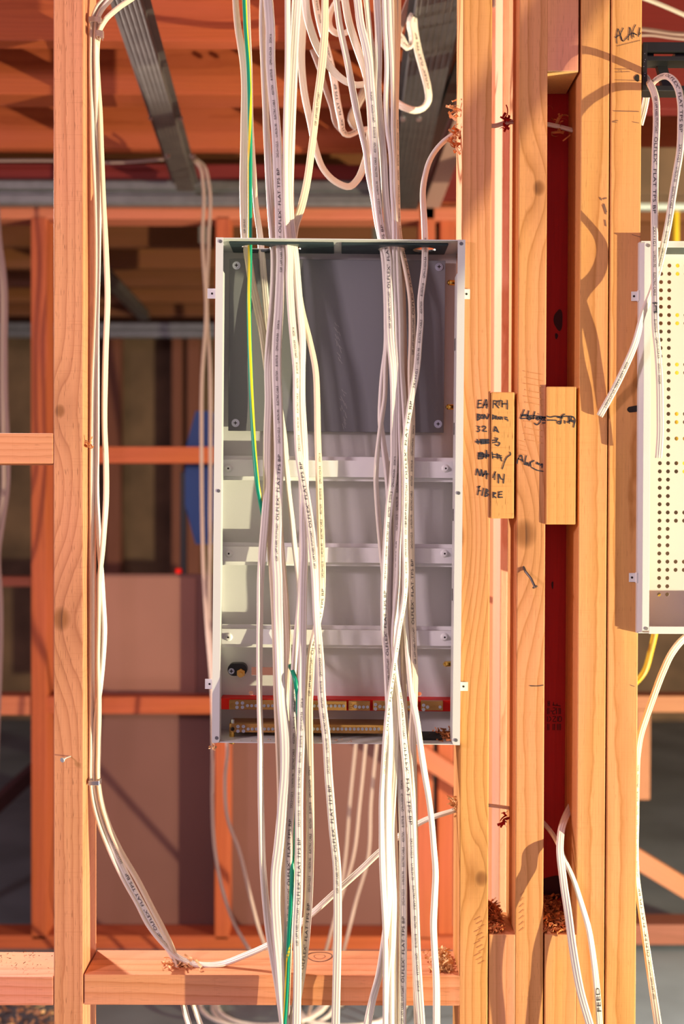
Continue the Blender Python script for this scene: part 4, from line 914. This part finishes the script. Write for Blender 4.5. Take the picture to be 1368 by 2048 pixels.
terminal_bar(746, 836, 1403, 1421, RB, rd, [(751, 1409, 1), (751, 1417.5, 1), (760, 1413, 1)] + [(768.5 + 8.3 * i, 1414, 0) for i in range(8)])
terminal_bar(842, 886, 1402.5, 1421, RB, rd, [(847, 1410.5, 1), (847, 1419, 1), (855, 1414, 1), (864, 1414.5, 2), (872, 1414.5, 2), (880, 1414, 0)])
# lower bar with brass post and steel pin
LB = 0.022
sc2 = [(476, 1453, 1), (476, 1462, 1), (487, 1453, 1), (487, 1462, 1)] + [(496.5 + 8.15 * i, 1458, 0) for i in range(33)]
lbar = terminal_bar(458, 772, 1449, 1466, LB, EN if False else None, sc2, 'neutral_bar', 0.011)
c0 = Vector(lbar['_c']); bm = bmesh.new(); p = ep(464, 1474, LB + .004) - c0; bm_cyl(bm, p, (0, 0, 1), 0.0042, 0.020, 16); link('brass_post', from_bm(bm), M['brass2'], lbar)
bm = bmesh.new(); p = ep(466, 1444, LB + .004) - c0; bm_cyl(bm, p, (0, 0, 1), 0.0022, 0.008, 12); link('steel_pin', from_bm(bm), M['steel'], lbar)
bm = bmesh.new(); p = ep(465, 1458, LB - .0004) - c0; bm_cyl(bm, p, (0, 1, 0), 0.0030, 0.0008, 14); link('bore', from_bm(bm), M['dark'], lbar)
bm = bm_box(bmesh.new(), -(772 - 458) * S(LB) / 2 + .001, (772 - 458) * S(LB) / 2, .011, YB - LB, -.004, .004); link('bar_bracket', from_bm(bm), M['brass'], lbar)
# foam gasket and rubbish on the enclosure floor
zfl = zb_ + TH
fa = ep(833, 1460, 0.03).x; fb = ep(883, 1460, 0.03).x
bm = bm_box(bmesh.new(), fa, fb, 0.012, 0.058, zfl, zfl + 0.004, 0.001)
fo = link('foam_pad', from_bm(bm), M['foam'], None, EO, (0, 0.0064, 0)); tag(fo, 'black foam pad lying on the enclosure floor at the right under the red shroud', 'foam pad')
rx0 = ep(893, 1460, .03).x
o = shavings('wood_shavings', 110, lambda r: (rx0 + EO.x + r.gauss(0, .009) - 0.002, min(.07, max(.004, .036 + r.gauss(0, .018))), EO.z + zfl - 0.001 + abs(r.gauss(0, .004))), .010, M['shavred'], 'brown wood shavings in the right corner of the enclosure floor', seed=21)
o = shavings('wood_shavings', 90, lambda r: (X(465) + r.random() * X(880) * 1.25, r.uniform(-.006, .014), EO.z + zfl + 0.0006 - 0.0005), .004, M['shavred'], 'scattered tiny wood chips along the front of the enclosure floor', seed=22)
shavings('torn_wood_fibres', 5, lambda r: (X(426) + r.gauss(0, .001), -.002 + r.gauss(0, .002), Z(1495) + r.gauss(0, .003)), .013, M['shav'], 'pale curl of wood under the lower left corner of the enclosure', 'wood fibres', seed=23)

# ------------------------------------------------------------------ RIGHT CABINET
RO = P(1340, 875, 0); RC = empty('data_cabinet', RO)
tag(RC, 'white steel cabinet with perforated back, cut off by the right edge of the photo', 'cabinet')
RF, RK = -0.014, 0.070
def rl(px, py, y): return P(px, py, y) - RO
def rbox(name, x0, x1, y0, y1, z0, z1, mat, parent=None, bev=0.0):
    return link(name, from_bm(bm_box(bmesh.new(), x0, x1, y0, y1, z0, z1, bev, 2)), mat, parent or RC)
x0 = rl(1286.5, 875, RF).x; x1 = x0 + 0.36; z1 = rl(1310, 482, RF).z; z0 = rl(1310, 1267, RF).z
lw = 14 * S(RF)
rbox('side_wall', x0 - 0.006, x0 - 0.0046, RF + 0.006, RK, z0, z1, M['white'])
bm = bmesh.new(); q = [(x0 - 0.006, RF + 0.0062), (x0, RF), (x0 + 0.0005, RF + .0012), (x0 - 0.0046, RF + 0.0068)]
f = [[bm.verts.new((a, b, z)) for a, b in q] for z in (z0 + .002, z1 - .002)]
bm.faces.new(f[0]); bm.faces.new(f[1])
for i in range(4): bm.faces.new((f[0][i], f[0][(i + 1) % 4], f[1][(i + 1) % 4], f[1][i]))
bmesh.ops.recalc_face_normals(bm, faces=bm.faces); link('side_fold', from_bm(bm), M['white'], RC)
lp = rbox('front_lip', x0, x0 + lw, RF, RF + .0013, z0 + 0.004, z1 - .001, M['white'], bev=0.0004)
rbox('front_lip', x1 - lw, x1, RF, RF + .0013, z0, z1, M['white'], bev=0.0004)
rbox('top_lip', x0 + lw * .5, x1, RF + .0004, RF + .0016, z1 - 12.5 * S(RF), z1, M['white'], bev=0.0004)
rbox('bottom_lip', x0 + lw, x1, RF - .0002, RF + .001, z0 - .0005, z0 + 14 * S(RF), M['white'], bev=0.0004)
rbox('side_wall', x1 - .0014, x1, RF, RK, z0, z1, M['white'])
rbox('bottom_wall', x0 - .0046, x1, RF + .003, RK, z0, z0 + .0014, M['white'])
rbox('top_wall', x0 - .0046, x1, RF, RK, z1 - .0014, z1, M['white'])
gp = rbox('gland_plate', rl(1316, 500, .02).x, x1 - .02, -.002, .052, z1 - .005, z1 - .0016, M['gasket'])
for zz, xx in ((482 + 9, 1297), (1257, 1292.5)):
    bm = bmesh.new(); bm_cyl(bm, rl(xx, zz, RF - .0003), (0, 1, 0), .0026, .0008, 14); link('rivet', from_bm(bm), M['galvdark'], lp)
# perforated back
pit = 16.42 * S(RK); r_ = 4.1 * S(RK); c00 = rl(1322.5, 531, RK)
rows = 42; cols = 12
dense = set()
for rr in range(rows):
    for cc in range(cols):
        if cc in (0, 1) and rr < 41: dense.add((rr, cc))
        if (rr % 6 in (0, 1) and cc >= 2) or rr in (21, 24, 25): dense.add((rr, cc)) if (cc < 6 or cc % 2) else None
bm = bmesh.new()
for rr in range(rows):
    for cc in range(cols):
        cx_, cz_ = c00.x + cc * pit, c00.z - rr * pit; h = pit / 2
        sq = []
        for i in range(16):
            a = 2 * math.pi * (i + .5) / 16; k = h / max(abs(math.cos(a)), abs(math.sin(a)))
            sq.append((cx_ + k * math.cos(a), cz_ + k * math.sin(a)))
        cor = [(cx_ + h * sx, cz_ + h * sz) for sx, sz in ((1, 1), (-1, 1), (-1, -1), (1, -1))]
        if (rr, cc) in dense:
            ci = [(cx_ + r_ * math.cos(2 * math.pi * (i + .5) / 16), cz_ + r_ * math.sin(2 * math.pi * (i + .5) / 16)) for i in range(16)]
            vo = [bm.verts.new((a, RK, b)) for a, b in sq]; vi = [bm.verts.new((a, RK, b)) for a, b in ci]; vd = [bm.verts.new((a, RK + .0012, b)) for a, b in ci]
            for i in range(16):
                j = (i + 1) % 16
                bm.faces.new((vo[i], vo[j], vi[j], vi[i])); bm.faces.new((vi[i], vi[j], vd[j], vd[i]))
            for q, (i, j) in enumerate(((1, 2), (5, 6), (9, 10), (13, 14))):
                cv = bm.verts.new((cor[q][0], RK, cor[q][1])); bm.faces.new((vo[i], cv, vo[j]))
        else:
            bm.faces.new([bm.verts.new((a, RK, b)) for a, b in cor])
xa = c00.x - pit / 2; xb = c00.x + (cols - .5) * pit; za = c00.z + pit / 2; zb2 = c00.z - (rows - .5) * pit
for (a, b, c, d) in ((x0 - .005, xa, z0, z1), (xb, x1, z0, z1), (xa, xb, za, z1), (xa, xb, z0, zb2)):
    bm.faces.new([bm.verts.new(v) for v in ((a, RK, c), (b, RK, c), (b, RK, d), (a, RK, d))])
bmesh.ops.recalc_face_normals(bm, faces=bm.faces)
link('perforated_back', from_bm(bm), M['white'], RC)
for (a, b, c, d) in ((1262.5, 583, 1281, 602), (1258, 1146, 1277, 1164)):
    p0 = rl(a, d, -.002); p1 = rl(c, b, -.002)
    tb = rbox('mounting_tab', p0.x, x0 - .005, -.0022, -.001, p0.z, p1.z, M['white2'], bev=.0003)
    rbox('tab_fold', x0 - .0072, x0 - .0058, -.009, -.001, p0.z - .001, p1.z + .001, M['white2'], tb)
    bm = bmesh.new(); bm_cyl(bm, ((p0.x + x0 - .008) / 2, -.0024, (p0.z + p1.z) / 2), (0, 1, 0), .0017, .0004, 12); link('screw_hole', from_bm(bm), M['dark'], tb)

# marker rings on the two data cables
def marker_band(parent, px, py, w, h, y):
    c = P(px, py, y) - parent.location; bm = bm_box(bmesh.new(), c.x - w * S(y) / 2, c.x + w * S(y) / 2, c.y, c.y + .0003, c.z - h * S(y) / 2, c.z + h * S(y) / 2)
    link('marker_dash', from_bm(bm), M['marker'], parent)
cx_ = [o for o in COL.objects if o.get('label', '').startswith('printed white cable hanging straight')][0]
marker_band(cx_, 1310, 606, 10, 2.6, -.0432); marker_band(cx_, 1311, 624, 7, 3, -.0420); marker_band(cx_, 1312.5, 617, 2.4, 12, -.0426)

# black bracket at the top right
BK = empty('mounting_bracket', P(1290, 180, 0.03)); tag(BK, 'black plastic bracket fixed to the stud above the perforated cabinet', 'bracket'); BL = BK.location
def kb(name, px0, py0, px1, py1, y0, y1, mat=M['black'], bev=.001):
    a = P(px0, py1, y0) - BL; b = P(px1, py0, y0) - BL
    return link(name, from_bm(bm_box(bmesh.new(), a.x, b.x, y0 - BL.y, y1 - BL.y, a.z, b.z, bev, 2)), mat, BK)
kb('side_plate', 1285, 86, 1295, 181, .012, .09)
kb('top_rim', 1286, 84, 1400, 103, .02, .03); kb('top_tray', 1290, 112, 1400, 121, .02, .05); kb('top_tray', 1290, 103, 1308, 112, .03, .05); kb('top_tray', 1350, 103, 1400, 112, .03, .05)
kb('bottom_rim', 1286, 171, 1400, 181, .02, .05)
bm = bmesh.new(); v = [P(a, b, .04) - BL for a, b in ((1312, 122), (1332, 122), (1345, 172), (1325, 172))]
f = [bm.verts.new(p) for p in v]; k = [bm.verts.new(p + Vector((0, .01, 0))) for p in v]
bm.faces.new(f); bm.faces.new(k)
for i in range(4): bm.faces.new((f[i], f[(i + 1) % 4], k[(i + 1) % 4], k[i]))
bmesh.ops.recalc_face_normals(bm, faces=bm.faces); link('strut', from_bm(bm), M['black'], BK)
bm = bmesh.new()
for i, (a, b) in enumerate(((1289.5, 107), (1290.5, 119), (1288.8, 123.5), (1287.5, 133), (1290, 147), (1289, 152))): bm_cyl(bm, P(a, b, .0115) - BL, (0, 1, 0), .0006, .0006, 8)
link('stud_dots', from_bm(bm), M['steel'], BK)
cable('white piece of conduit slanting below the black bracket', [(1296, 176, 0, .1), (1289, 215, 0, .12), (1280, 250, 0, .13)], 'small', 0, 'pvc3', group=RG)

# ------------------------------------------------------------------ BACKGROUND FRAME
Y2 = 1.66
def bgt(name, px0, px1, py0, py1, y, d, axis, wi, label, cat, group=None):
    return ptimber(name, px0, px1, py0, py1, y, d, axis, M['bgwood'][wi] if isinstance(wi, int) else wi, label, cat, group, pm=(py0 + py1) / 2, bev=.003)
BG = 'studs of the blurred wall behind'
bgt('background_stud', 62, 93, 432, 1880, Y2, .09, 'z', 0, 'blurred orange stud at the far left behind the left stud', 'stud', BG)
bgt('background_stud', 430, 459, 432, 1880, Y2, .09, 'z', 0, 'blurred orange stud behind the left edge of the enclosure', 'stud', BG)
bgt('background_stud', 836, 868, 260, 1880, Y2, .09, 'z', 2, 'blurred orange stud behind the right part of the enclosure, left of two', 'stud', BG)
bgt('background_stud', 878, 910, 260, 1880, Y2 + .02, .09, 'z', 0, 'blurred orange stud behind the right stud, right of two', 'stud', BG)
bgt('background_stud', 1272, 1301, 1420, 1600, Y2, .09, 'z', M['dimwood'], 'short dim stud behind the cable at the lower right', 'stud', BG)
bgt('top_plate', -260, 1000, 411, 438, Y2, .09, 'x', 1, 'blurred salmon top plate under the long metal track', 'plate')
bgt('background_nogging', 93, 430, 893, 926, Y2 + .005, .08, 'x', 0, 'blurred nogging left of the enclosure with faint scribbles', 'nogging', 'noggings of the blurred wall')
bgt('background_nogging', -260, 62, 1392, 1430, Y2 + .005, .08, 'x', 1, 'blurred low nogging at the far left edge', 'nogging', 'noggings of the blurred wall')
bgt('background_nogging', 93, 430, 1394, 1428, Y2 + .005, .06, 'x', 0, 'blurred low nogging across the pinkish board left of the enclosure', 'nogging', 'noggings of the blurred wall')
bgt('background_nogging', 1230, 1500, 1392, 1425, Y2 + .005, .08, 'x', M['dimwood'], 'blurred nogging under the perforated cabinet at the right', 'nogging', 'noggings of the blurred wall')
bgt('background_nogging', -260, 62, 1154, 1173, Y2 + .4, .08, 'x', 1, 'thin blurred rail far back at the left edge', 'nogging', 'noggings of the blurred wall')
bgt('bottom_plate', -260, 920, 1872, 1905, Y2, .09, 'x', 0, 'blurred bottom plate on the floor behind the long nogging', 'plate')
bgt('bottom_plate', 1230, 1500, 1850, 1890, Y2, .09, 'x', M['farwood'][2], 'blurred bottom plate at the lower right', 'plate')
# board
bm = bm_box(bmesh.new(), X(97, Y2 + .095), X(826, Y2 + .095), Y2 + .095, Y2 + .107, Z(1868, Y2 + .095), Z(1149, Y2 + .095), .001)
bd = tag(link('wall_board', from_bm(bm), M['board']), 'pinkish brown sheet of board covering the lower half of the wall behind', 'board')
bm = bm_box(bmesh.new(), X(195, Y2 + .091), X(392, Y2 + .091), Y2 + .0915, Y2 + .0945, Z(1392, Y2 + .09), Z(1155, Y2 + .09), .0005)  # light patch on the board, made as a thin paler sheet
tag(link('board_light_patch', from_bm(bm), M['board2']), 'paler sheet added as a patch of light on the upper left of the pinkish board', 'board')
# braces
def beam(name, a, b, w, d, mat, label, cat, prof=None, group=None):
    """straight beam from world a to b; w along horizontal-ish side, d along the other"""
    a, b = Vector(a), Vector(b); L = (b - a).length
    q = (b - a).to_track_quat('Z', 'Y')
    bm = bm_box(bmesh.new(), -w/2, w/2, -d/2, d/2, 0, L, .002)
    o = link(name, from_bm(bm), mat, None, a); o.rotation_euler = q.to_euler()
    return tag(o, label, cat, group)
beam('diagonal_brace', P(790, 1475, 1.628), P(960, 1585, 1.628), .03, .055, M['bgwood'][1], 'pale blurred brace slanting behind the lower right corner of the enclosure', 'brace')
beam('diagonal_brace', P(1230, 1690, 1.5), P(1460, 1830, 1.5), .03, .055, M['dimwood'], 'blurred timber brace slanting at the lower right edge', 'brace')
beam('diagonal_brace', P(-420, 1985, 1.3), P(75, 1535, 2.1), .03, .05, plain('dark_brace', (.06, .02, .02), .8), 'dark blurred brace slanting at the lower left edge', 'brace')
# unseen batten and joist added to throw the slanting shade over the upper studs
_pd = Vector((.12, 0, .195)).normalized(); _p0 = Vector((1.037, -.315, 1.404)); _p0 = _p0 + _pd * ((1.335 - 1.404) / _pd.z)
beam('shade_batten', _p0, _p0 + _pd * ((2.425 - 1.335) / _pd.z), .016, .026, M['bgwood'][1], 'unseen timber batten added at a slant right of the perforated cabinet to shade the studs', 'batten')
timber('floor_joist', 1.0, 2.6, -.345, -.285, 2.42, 2.60, 'x', M['bgwood'][0], 'unseen joist added overhead to carry the slanting batten', 'joist', None, .002)
# first room joists
JG = 'floor joists overhead'
zj = 2.375
for y, d, wi, lb in ((.78, .045, 0, 'joist overhead nearest the camera, its underside catching light'), (1.10, .09, 0, 'double thick joist overhead, second from the camera'), (1.52, .045, 0, 'joist overhead just in front of the blurred wall')):
    timber('floor_joist', -2.4, 1.6, y, y + d, zj, zj + .24, 'x', M['bgwood'][wi], 'orange ' + lb, 'joist', JG, .002)
timber('floor_joist', -2.4, 2.4, .40, .445, zj + .06, zj + .24, 'x', M['bgwood'][0], 'orange joist overhead above the top edge of the photo', 'joist', JG, .002)
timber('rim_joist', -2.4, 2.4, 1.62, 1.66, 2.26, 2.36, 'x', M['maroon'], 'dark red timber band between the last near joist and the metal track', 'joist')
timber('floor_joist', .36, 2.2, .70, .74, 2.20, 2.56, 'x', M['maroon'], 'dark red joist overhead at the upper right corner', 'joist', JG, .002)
timber('floor_joist', .36, 2.4, 1.2, 1.29, 2.16, 2.28, 'x', M['ply'], 'brown joist overhead at the right edge above the pale tubes', 'joist', JG, .002)
for i, y in enumerate((2.15, 2.55, 2.95, 3.35, 3.75, 4.15, 4.55)):
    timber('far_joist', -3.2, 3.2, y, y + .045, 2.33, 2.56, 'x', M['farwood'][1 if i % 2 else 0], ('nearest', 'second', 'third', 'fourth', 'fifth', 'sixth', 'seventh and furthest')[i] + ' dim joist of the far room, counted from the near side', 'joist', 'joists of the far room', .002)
# far wall studs
for i, (a, b, wi) in enumerate(((212, 240, 1), (344, 364, 1), (374, 400, 1), (560, 590, 1), (700, 730, 1))):
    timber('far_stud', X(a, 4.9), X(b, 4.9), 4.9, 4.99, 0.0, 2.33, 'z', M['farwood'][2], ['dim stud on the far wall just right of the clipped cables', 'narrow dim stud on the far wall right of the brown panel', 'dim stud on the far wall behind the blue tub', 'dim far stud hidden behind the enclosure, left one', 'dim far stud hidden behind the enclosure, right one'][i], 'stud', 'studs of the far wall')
# metal channels
def channel(a, b, w, h, mat, label, lip=.012, ribs=5, group='metal ceiling channels'):
    """top-hat section from a to b, flat face down, ribbed"""
    a, b = Vector(a), Vector(b); L = (b - a).length; th = .0012
    d = (b - a).normalized(); sd = d.cross(Vector((0, 0, 1))).normalized(); up = sd.cross(d)
    pr = [(-w/2 - lip, h), (-w/2, h), (-w/2, 0)]
    for i in range(ribs):
        u = -w/2 + w * (i + .5) / ribs; pr += [(u - w/ribs*.25, 0), (u - w/ribs*.1, .0006), (u + w/ribs*.1, .0006), (u + w/ribs*.25, 0)]
    pr += [(w/2, 0), (w/2, h), (w/2 + lip, h)]
    bm = bmesh.new(); rows = []
    for k in (0, 1):
        p0 = (b - a) * k
        rows.append([bm.verts.new(p0 + sd * u + up * v) for u, v in pr])
    for i in range(len(pr) - 1): bm.faces.new((rows[0][i], rows[0][i + 1], rows[1][i + 1], rows[1][i]))
    bmesh.ops.solidify(bm, geom=bm.faces[:], thickness=th)
    o = link('ceiling_channel', from_bm(bm), mat, None, a)
    return tag(o, label, 'metal channel', group)
c1 = channel(P(240, -40, .30), P(372, 383, 1.53), .050, .022, M['galvdark'], 'dark ribbed ceiling channel running away at the upper left', .014)
for (px, py) in ((302, 236), (361, 236), (335, 313), (384, 313)):
    bm = bmesh.new(); bm_cyl(bm, P(px, py, 1.0) - c1.location, (0, .3, 1), .006, .006, 10); link('screw', from_bm(bm), M['steel'], c1)
c2 = channel(P(888, -40, .30), P(806, 420, 1.62), .085, .03, M['galv'], 'wide grey ceiling channel running away right of the right bundle', .012, 7)
for (px, py) in ((876, 124), (838, 238), (806, 238)):
    bm = bmesh.new(); bm_cyl(bm, P(px, py, .8) - c2.location, (0, .3, 1), .006, .006, 10); link('screw', from_bm(bm), M['steel'], c2)
beam('black_pipe', P(985, -60, .35), P(822, 410, 1.62), .03, .03, M['black'], 'black pipe running away beside the wide grey channel', 'pipe')
beam('ceiling_beam', P(1010, -10, .55), P(862, 400, 1.62), .05, .05, plain('grey_pink_beam', (.33, .19, .16), .6), 'greyish pink batten running away beside the black pipe', 'beam')
def track(px0, px1, py0, py1, y, mat, label):
    a = X(px0, y, 400); b = X(px1, y, 400); z1_, z0_ = Z(py0, y), Z(py1, y); h = z1_ - z0_
    bm = bmesh.new(); pr = [(0.03, 0), (0, 0), (-.004, h * .08), (-.004, h * .36), (.012, h * .46), (.012, h * .56), (-.004, h * .64), (-.004, h * .92), (0, h), (.03, h)]
    rows = [[bm.verts.new((k * (b - a), u, v)) for u, v in pr] for k in (0, 1)]
    for i in range(len(pr) - 1): bm.faces.new((rows[0][i], rows[1][i], rows[1][i + 1], rows[0][i + 1]))
    bmesh.ops.recalc_face_normals(bm, faces=bm.faces); bmesh.ops.solidify(bm, geom=bm.faces[:], thickness=-.001)
    return tag(link('metal_track', from_bm(bm), mat, None, (a, y, z0_)), label, 'metal track', 'horizontal metal tracks')
track(-260, 836, 362, 411, 1.60, M['galv'], 'long grey metal track crossing behind the cables above the enclosure')
track(1230, 1500, 366, 415, 1.60, M['galvlight'], 'short metal track coloured as brightly lit at the right edge behind the alarm cables')
track(-200, 900, 647, 676, 4.3, M['galv'], 'far metal track seen left of the enclosure')
channel(P(330, 575, 3.2), P(262, 655, 4.3), .05, .03, M['galvdark'], 'small dim channel meeting the far metal track') if False else channel(P(190, 540, 2.6), P(290, 640, 4.2), .05, .03, M['galvdark'], 'small dim channel slanting to the far metal track')
bm = bm_box(bmesh.new(), X(744, 2.15), X(763, 2.15), 2.15, 2.18, Z(484, 2.15), 2.331); tag(link('metal_hanger', from_bm(bm), M['galv']), 'small grey metal hanger just above the enclosure top left of the right bundle', 'hanger')
bm = bm_box(bmesh.new(), X(397, 2.15), X(411, 2.15), 2.15, 2.18, Z(484, 2.15), 2.331); tag(link('metal_hanger', from_bm(bm), M['galvdark']), 'dark metal hanger beside the hanging background cables at the enclosure corner', 'hanger')
# blue tub: eight sided, seen edge-on
bm = bmesh.new(); c = P(410, 956, 1.802); bm_cyl(bm, (0, 0, 0), (0, 1, 0), 142 * S(1.8), .10, 8); bm_cyl(bm, (0, -.055, 0), (0, 1, 0), 128 * S(1.8), .01, 8)
for v in bm.verts:
    a = math.pi / 8; x_, z_ = v.co.x, v.co.z; v.co.x = (x_ * math.cos(a) - z_ * math.sin(a)) * .27; v.co.z = x_ * math.sin(a) + z_ * math.cos(a)
tag(link('blue_tub', from_bm(bm), M['blue'], None, c), 'dark blue plastic tub mostly hidden behind the left edge of the enclosure', 'tub')
bm = bm_box(bmesh.new(), -.011, .011, -.01, .01, -.008, .008, .003); tag(link('red_cap', from_bm(bm), M['red'], None, P(358, 1142, Y2 + .1)), 'small red cap on the top edge of the pinkish board', 'cap')
bm = bm_box(bmesh.new(), -.010, .010, -.004, .004, -.16, .16, .002); tag(link('dark_strap', from_bm(bm), M['black'], None, P(367, 1149, Y2 + .101) + Vector((0, 0, .16))), 'dark upright strap left of the blue tub', 'strap')
# background cables
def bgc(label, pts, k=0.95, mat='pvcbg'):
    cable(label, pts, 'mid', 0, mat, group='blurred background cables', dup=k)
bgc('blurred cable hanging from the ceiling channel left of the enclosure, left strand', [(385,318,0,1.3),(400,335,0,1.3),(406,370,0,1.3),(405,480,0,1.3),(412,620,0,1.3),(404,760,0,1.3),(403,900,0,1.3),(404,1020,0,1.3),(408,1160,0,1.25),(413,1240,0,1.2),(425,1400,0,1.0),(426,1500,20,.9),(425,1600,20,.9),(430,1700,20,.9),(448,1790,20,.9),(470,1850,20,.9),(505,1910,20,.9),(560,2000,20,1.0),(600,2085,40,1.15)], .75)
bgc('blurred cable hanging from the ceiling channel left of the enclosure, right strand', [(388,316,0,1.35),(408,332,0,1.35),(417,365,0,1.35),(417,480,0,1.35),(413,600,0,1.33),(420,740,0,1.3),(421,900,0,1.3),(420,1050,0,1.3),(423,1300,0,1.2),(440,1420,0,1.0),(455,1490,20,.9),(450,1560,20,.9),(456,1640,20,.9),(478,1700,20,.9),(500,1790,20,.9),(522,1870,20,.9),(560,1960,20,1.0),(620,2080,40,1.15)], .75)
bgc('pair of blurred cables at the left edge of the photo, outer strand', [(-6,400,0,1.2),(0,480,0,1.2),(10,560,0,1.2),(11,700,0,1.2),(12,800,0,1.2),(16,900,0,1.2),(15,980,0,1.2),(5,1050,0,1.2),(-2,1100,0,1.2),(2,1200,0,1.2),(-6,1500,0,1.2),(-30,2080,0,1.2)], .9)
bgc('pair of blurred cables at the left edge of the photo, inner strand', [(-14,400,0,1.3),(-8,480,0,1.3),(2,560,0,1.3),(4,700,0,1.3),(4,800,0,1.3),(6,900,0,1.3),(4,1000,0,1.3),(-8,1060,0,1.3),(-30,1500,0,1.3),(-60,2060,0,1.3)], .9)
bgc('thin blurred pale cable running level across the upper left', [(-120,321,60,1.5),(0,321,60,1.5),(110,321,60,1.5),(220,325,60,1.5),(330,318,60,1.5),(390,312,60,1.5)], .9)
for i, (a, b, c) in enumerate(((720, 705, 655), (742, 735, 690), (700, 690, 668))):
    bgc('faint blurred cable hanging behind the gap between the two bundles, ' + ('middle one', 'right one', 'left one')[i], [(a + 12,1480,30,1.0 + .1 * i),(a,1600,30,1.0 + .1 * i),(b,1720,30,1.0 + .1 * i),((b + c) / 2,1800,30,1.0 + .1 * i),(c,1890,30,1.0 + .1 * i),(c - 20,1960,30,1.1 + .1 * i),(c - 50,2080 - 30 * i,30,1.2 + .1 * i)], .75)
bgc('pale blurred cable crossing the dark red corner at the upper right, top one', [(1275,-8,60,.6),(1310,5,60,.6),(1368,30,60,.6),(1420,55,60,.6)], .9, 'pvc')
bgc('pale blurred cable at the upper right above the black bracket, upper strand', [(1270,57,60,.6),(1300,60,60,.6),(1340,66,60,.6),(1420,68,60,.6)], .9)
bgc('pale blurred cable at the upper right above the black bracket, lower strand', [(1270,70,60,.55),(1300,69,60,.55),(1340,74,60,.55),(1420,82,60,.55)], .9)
def hose(label, pts, k):
    cable(label, pts, 'round', 0, 'yhose', group=None, dup=k, name='yellow_hose', cat='hose')
hose('upright yellow hose above the perforated cabinet', [(1351,330,0,1.72),(1351,440,0,1.72),(1351,480,0,1.72),(1352,560,0,1.72),(1360,900,0,1.72),(1420,1200,0,1.7),(1500,2000,0,1.66)], 3.2)
hose('yellow hose hanging under the perforated cabinet', [(1322,1195,0,.09),(1312,1255,0,.3),(1302,1300,0,.5),(1288,1345,0,.6),(1262,1375,0,.62),(1180,1500,0,.7),(1160,2060,0,1.1)], 1.7)
# cable coils on the floor
def coil(cx, cy, r, turns, label, seed):
    rnd = random.Random(seed); c = P(cx, cy, 1.27); pts = []
    zf = .006
    bm = bmesh.new(); n = turns * 28; rows = []
    for i in range(n + 1):
        a = 2 * math.pi * i / 28; rr = r * (1 + .10 * math.sin(a * .37 + seed)); ox = .02 * math.sin(a * .21 + seed)
        p = Vector((c.x + ox + rr * math.cos(a), c.y + rr * .9 * math.sin(a), zf + .004 + .0065 * (i / 28)))
        d = Vector((-math.sin(a), math.cos(a), 0)); s_ = Vector((math.cos(a), math.sin(a), 0))
        rows.append([bm.verts.new(p + s_ * .006 * math.cos(t) + Vector((0, 0, .0035 * math.sin(t)))) for t in [2 * math.pi * k / 8 for k in range(8)]])
    for i in range(n):
        for k in range(8): bm.faces.new((rows[i][k], rows[i][(k + 1) % 8], rows[i + 1][(k + 1) % 8], rows[i + 1][k]))
    bmesh.ops.recalc_face_normals(bm, faces=bm.faces)
    tag(link('cable_coil', from_bm(bm, True), M['pvc']), label, 'cable coil', 'coils of cable on the floor')
coil(540, 2060, .16, 3, 'coil of white cable on the floor under the left bundle', 1)
coil(700, 2064, .15, 3, 'coil of white cable on the floor under the right bundle', 2)
c = P(60, 2040, 1.0)
shavings('wood_shavings', 300, lambda r: (P(50, 2040, 1.1).x + r.uniform(-.2, .12), 1.15 + r.uniform(-.25, .25), .004 + abs(r.gauss(0, .008))), .03, M['shav'], 'pile of wood shavings on the floor below the left nogging', seed=31)
for o in COL.objects:
    if '_c' in o: del o['_c']
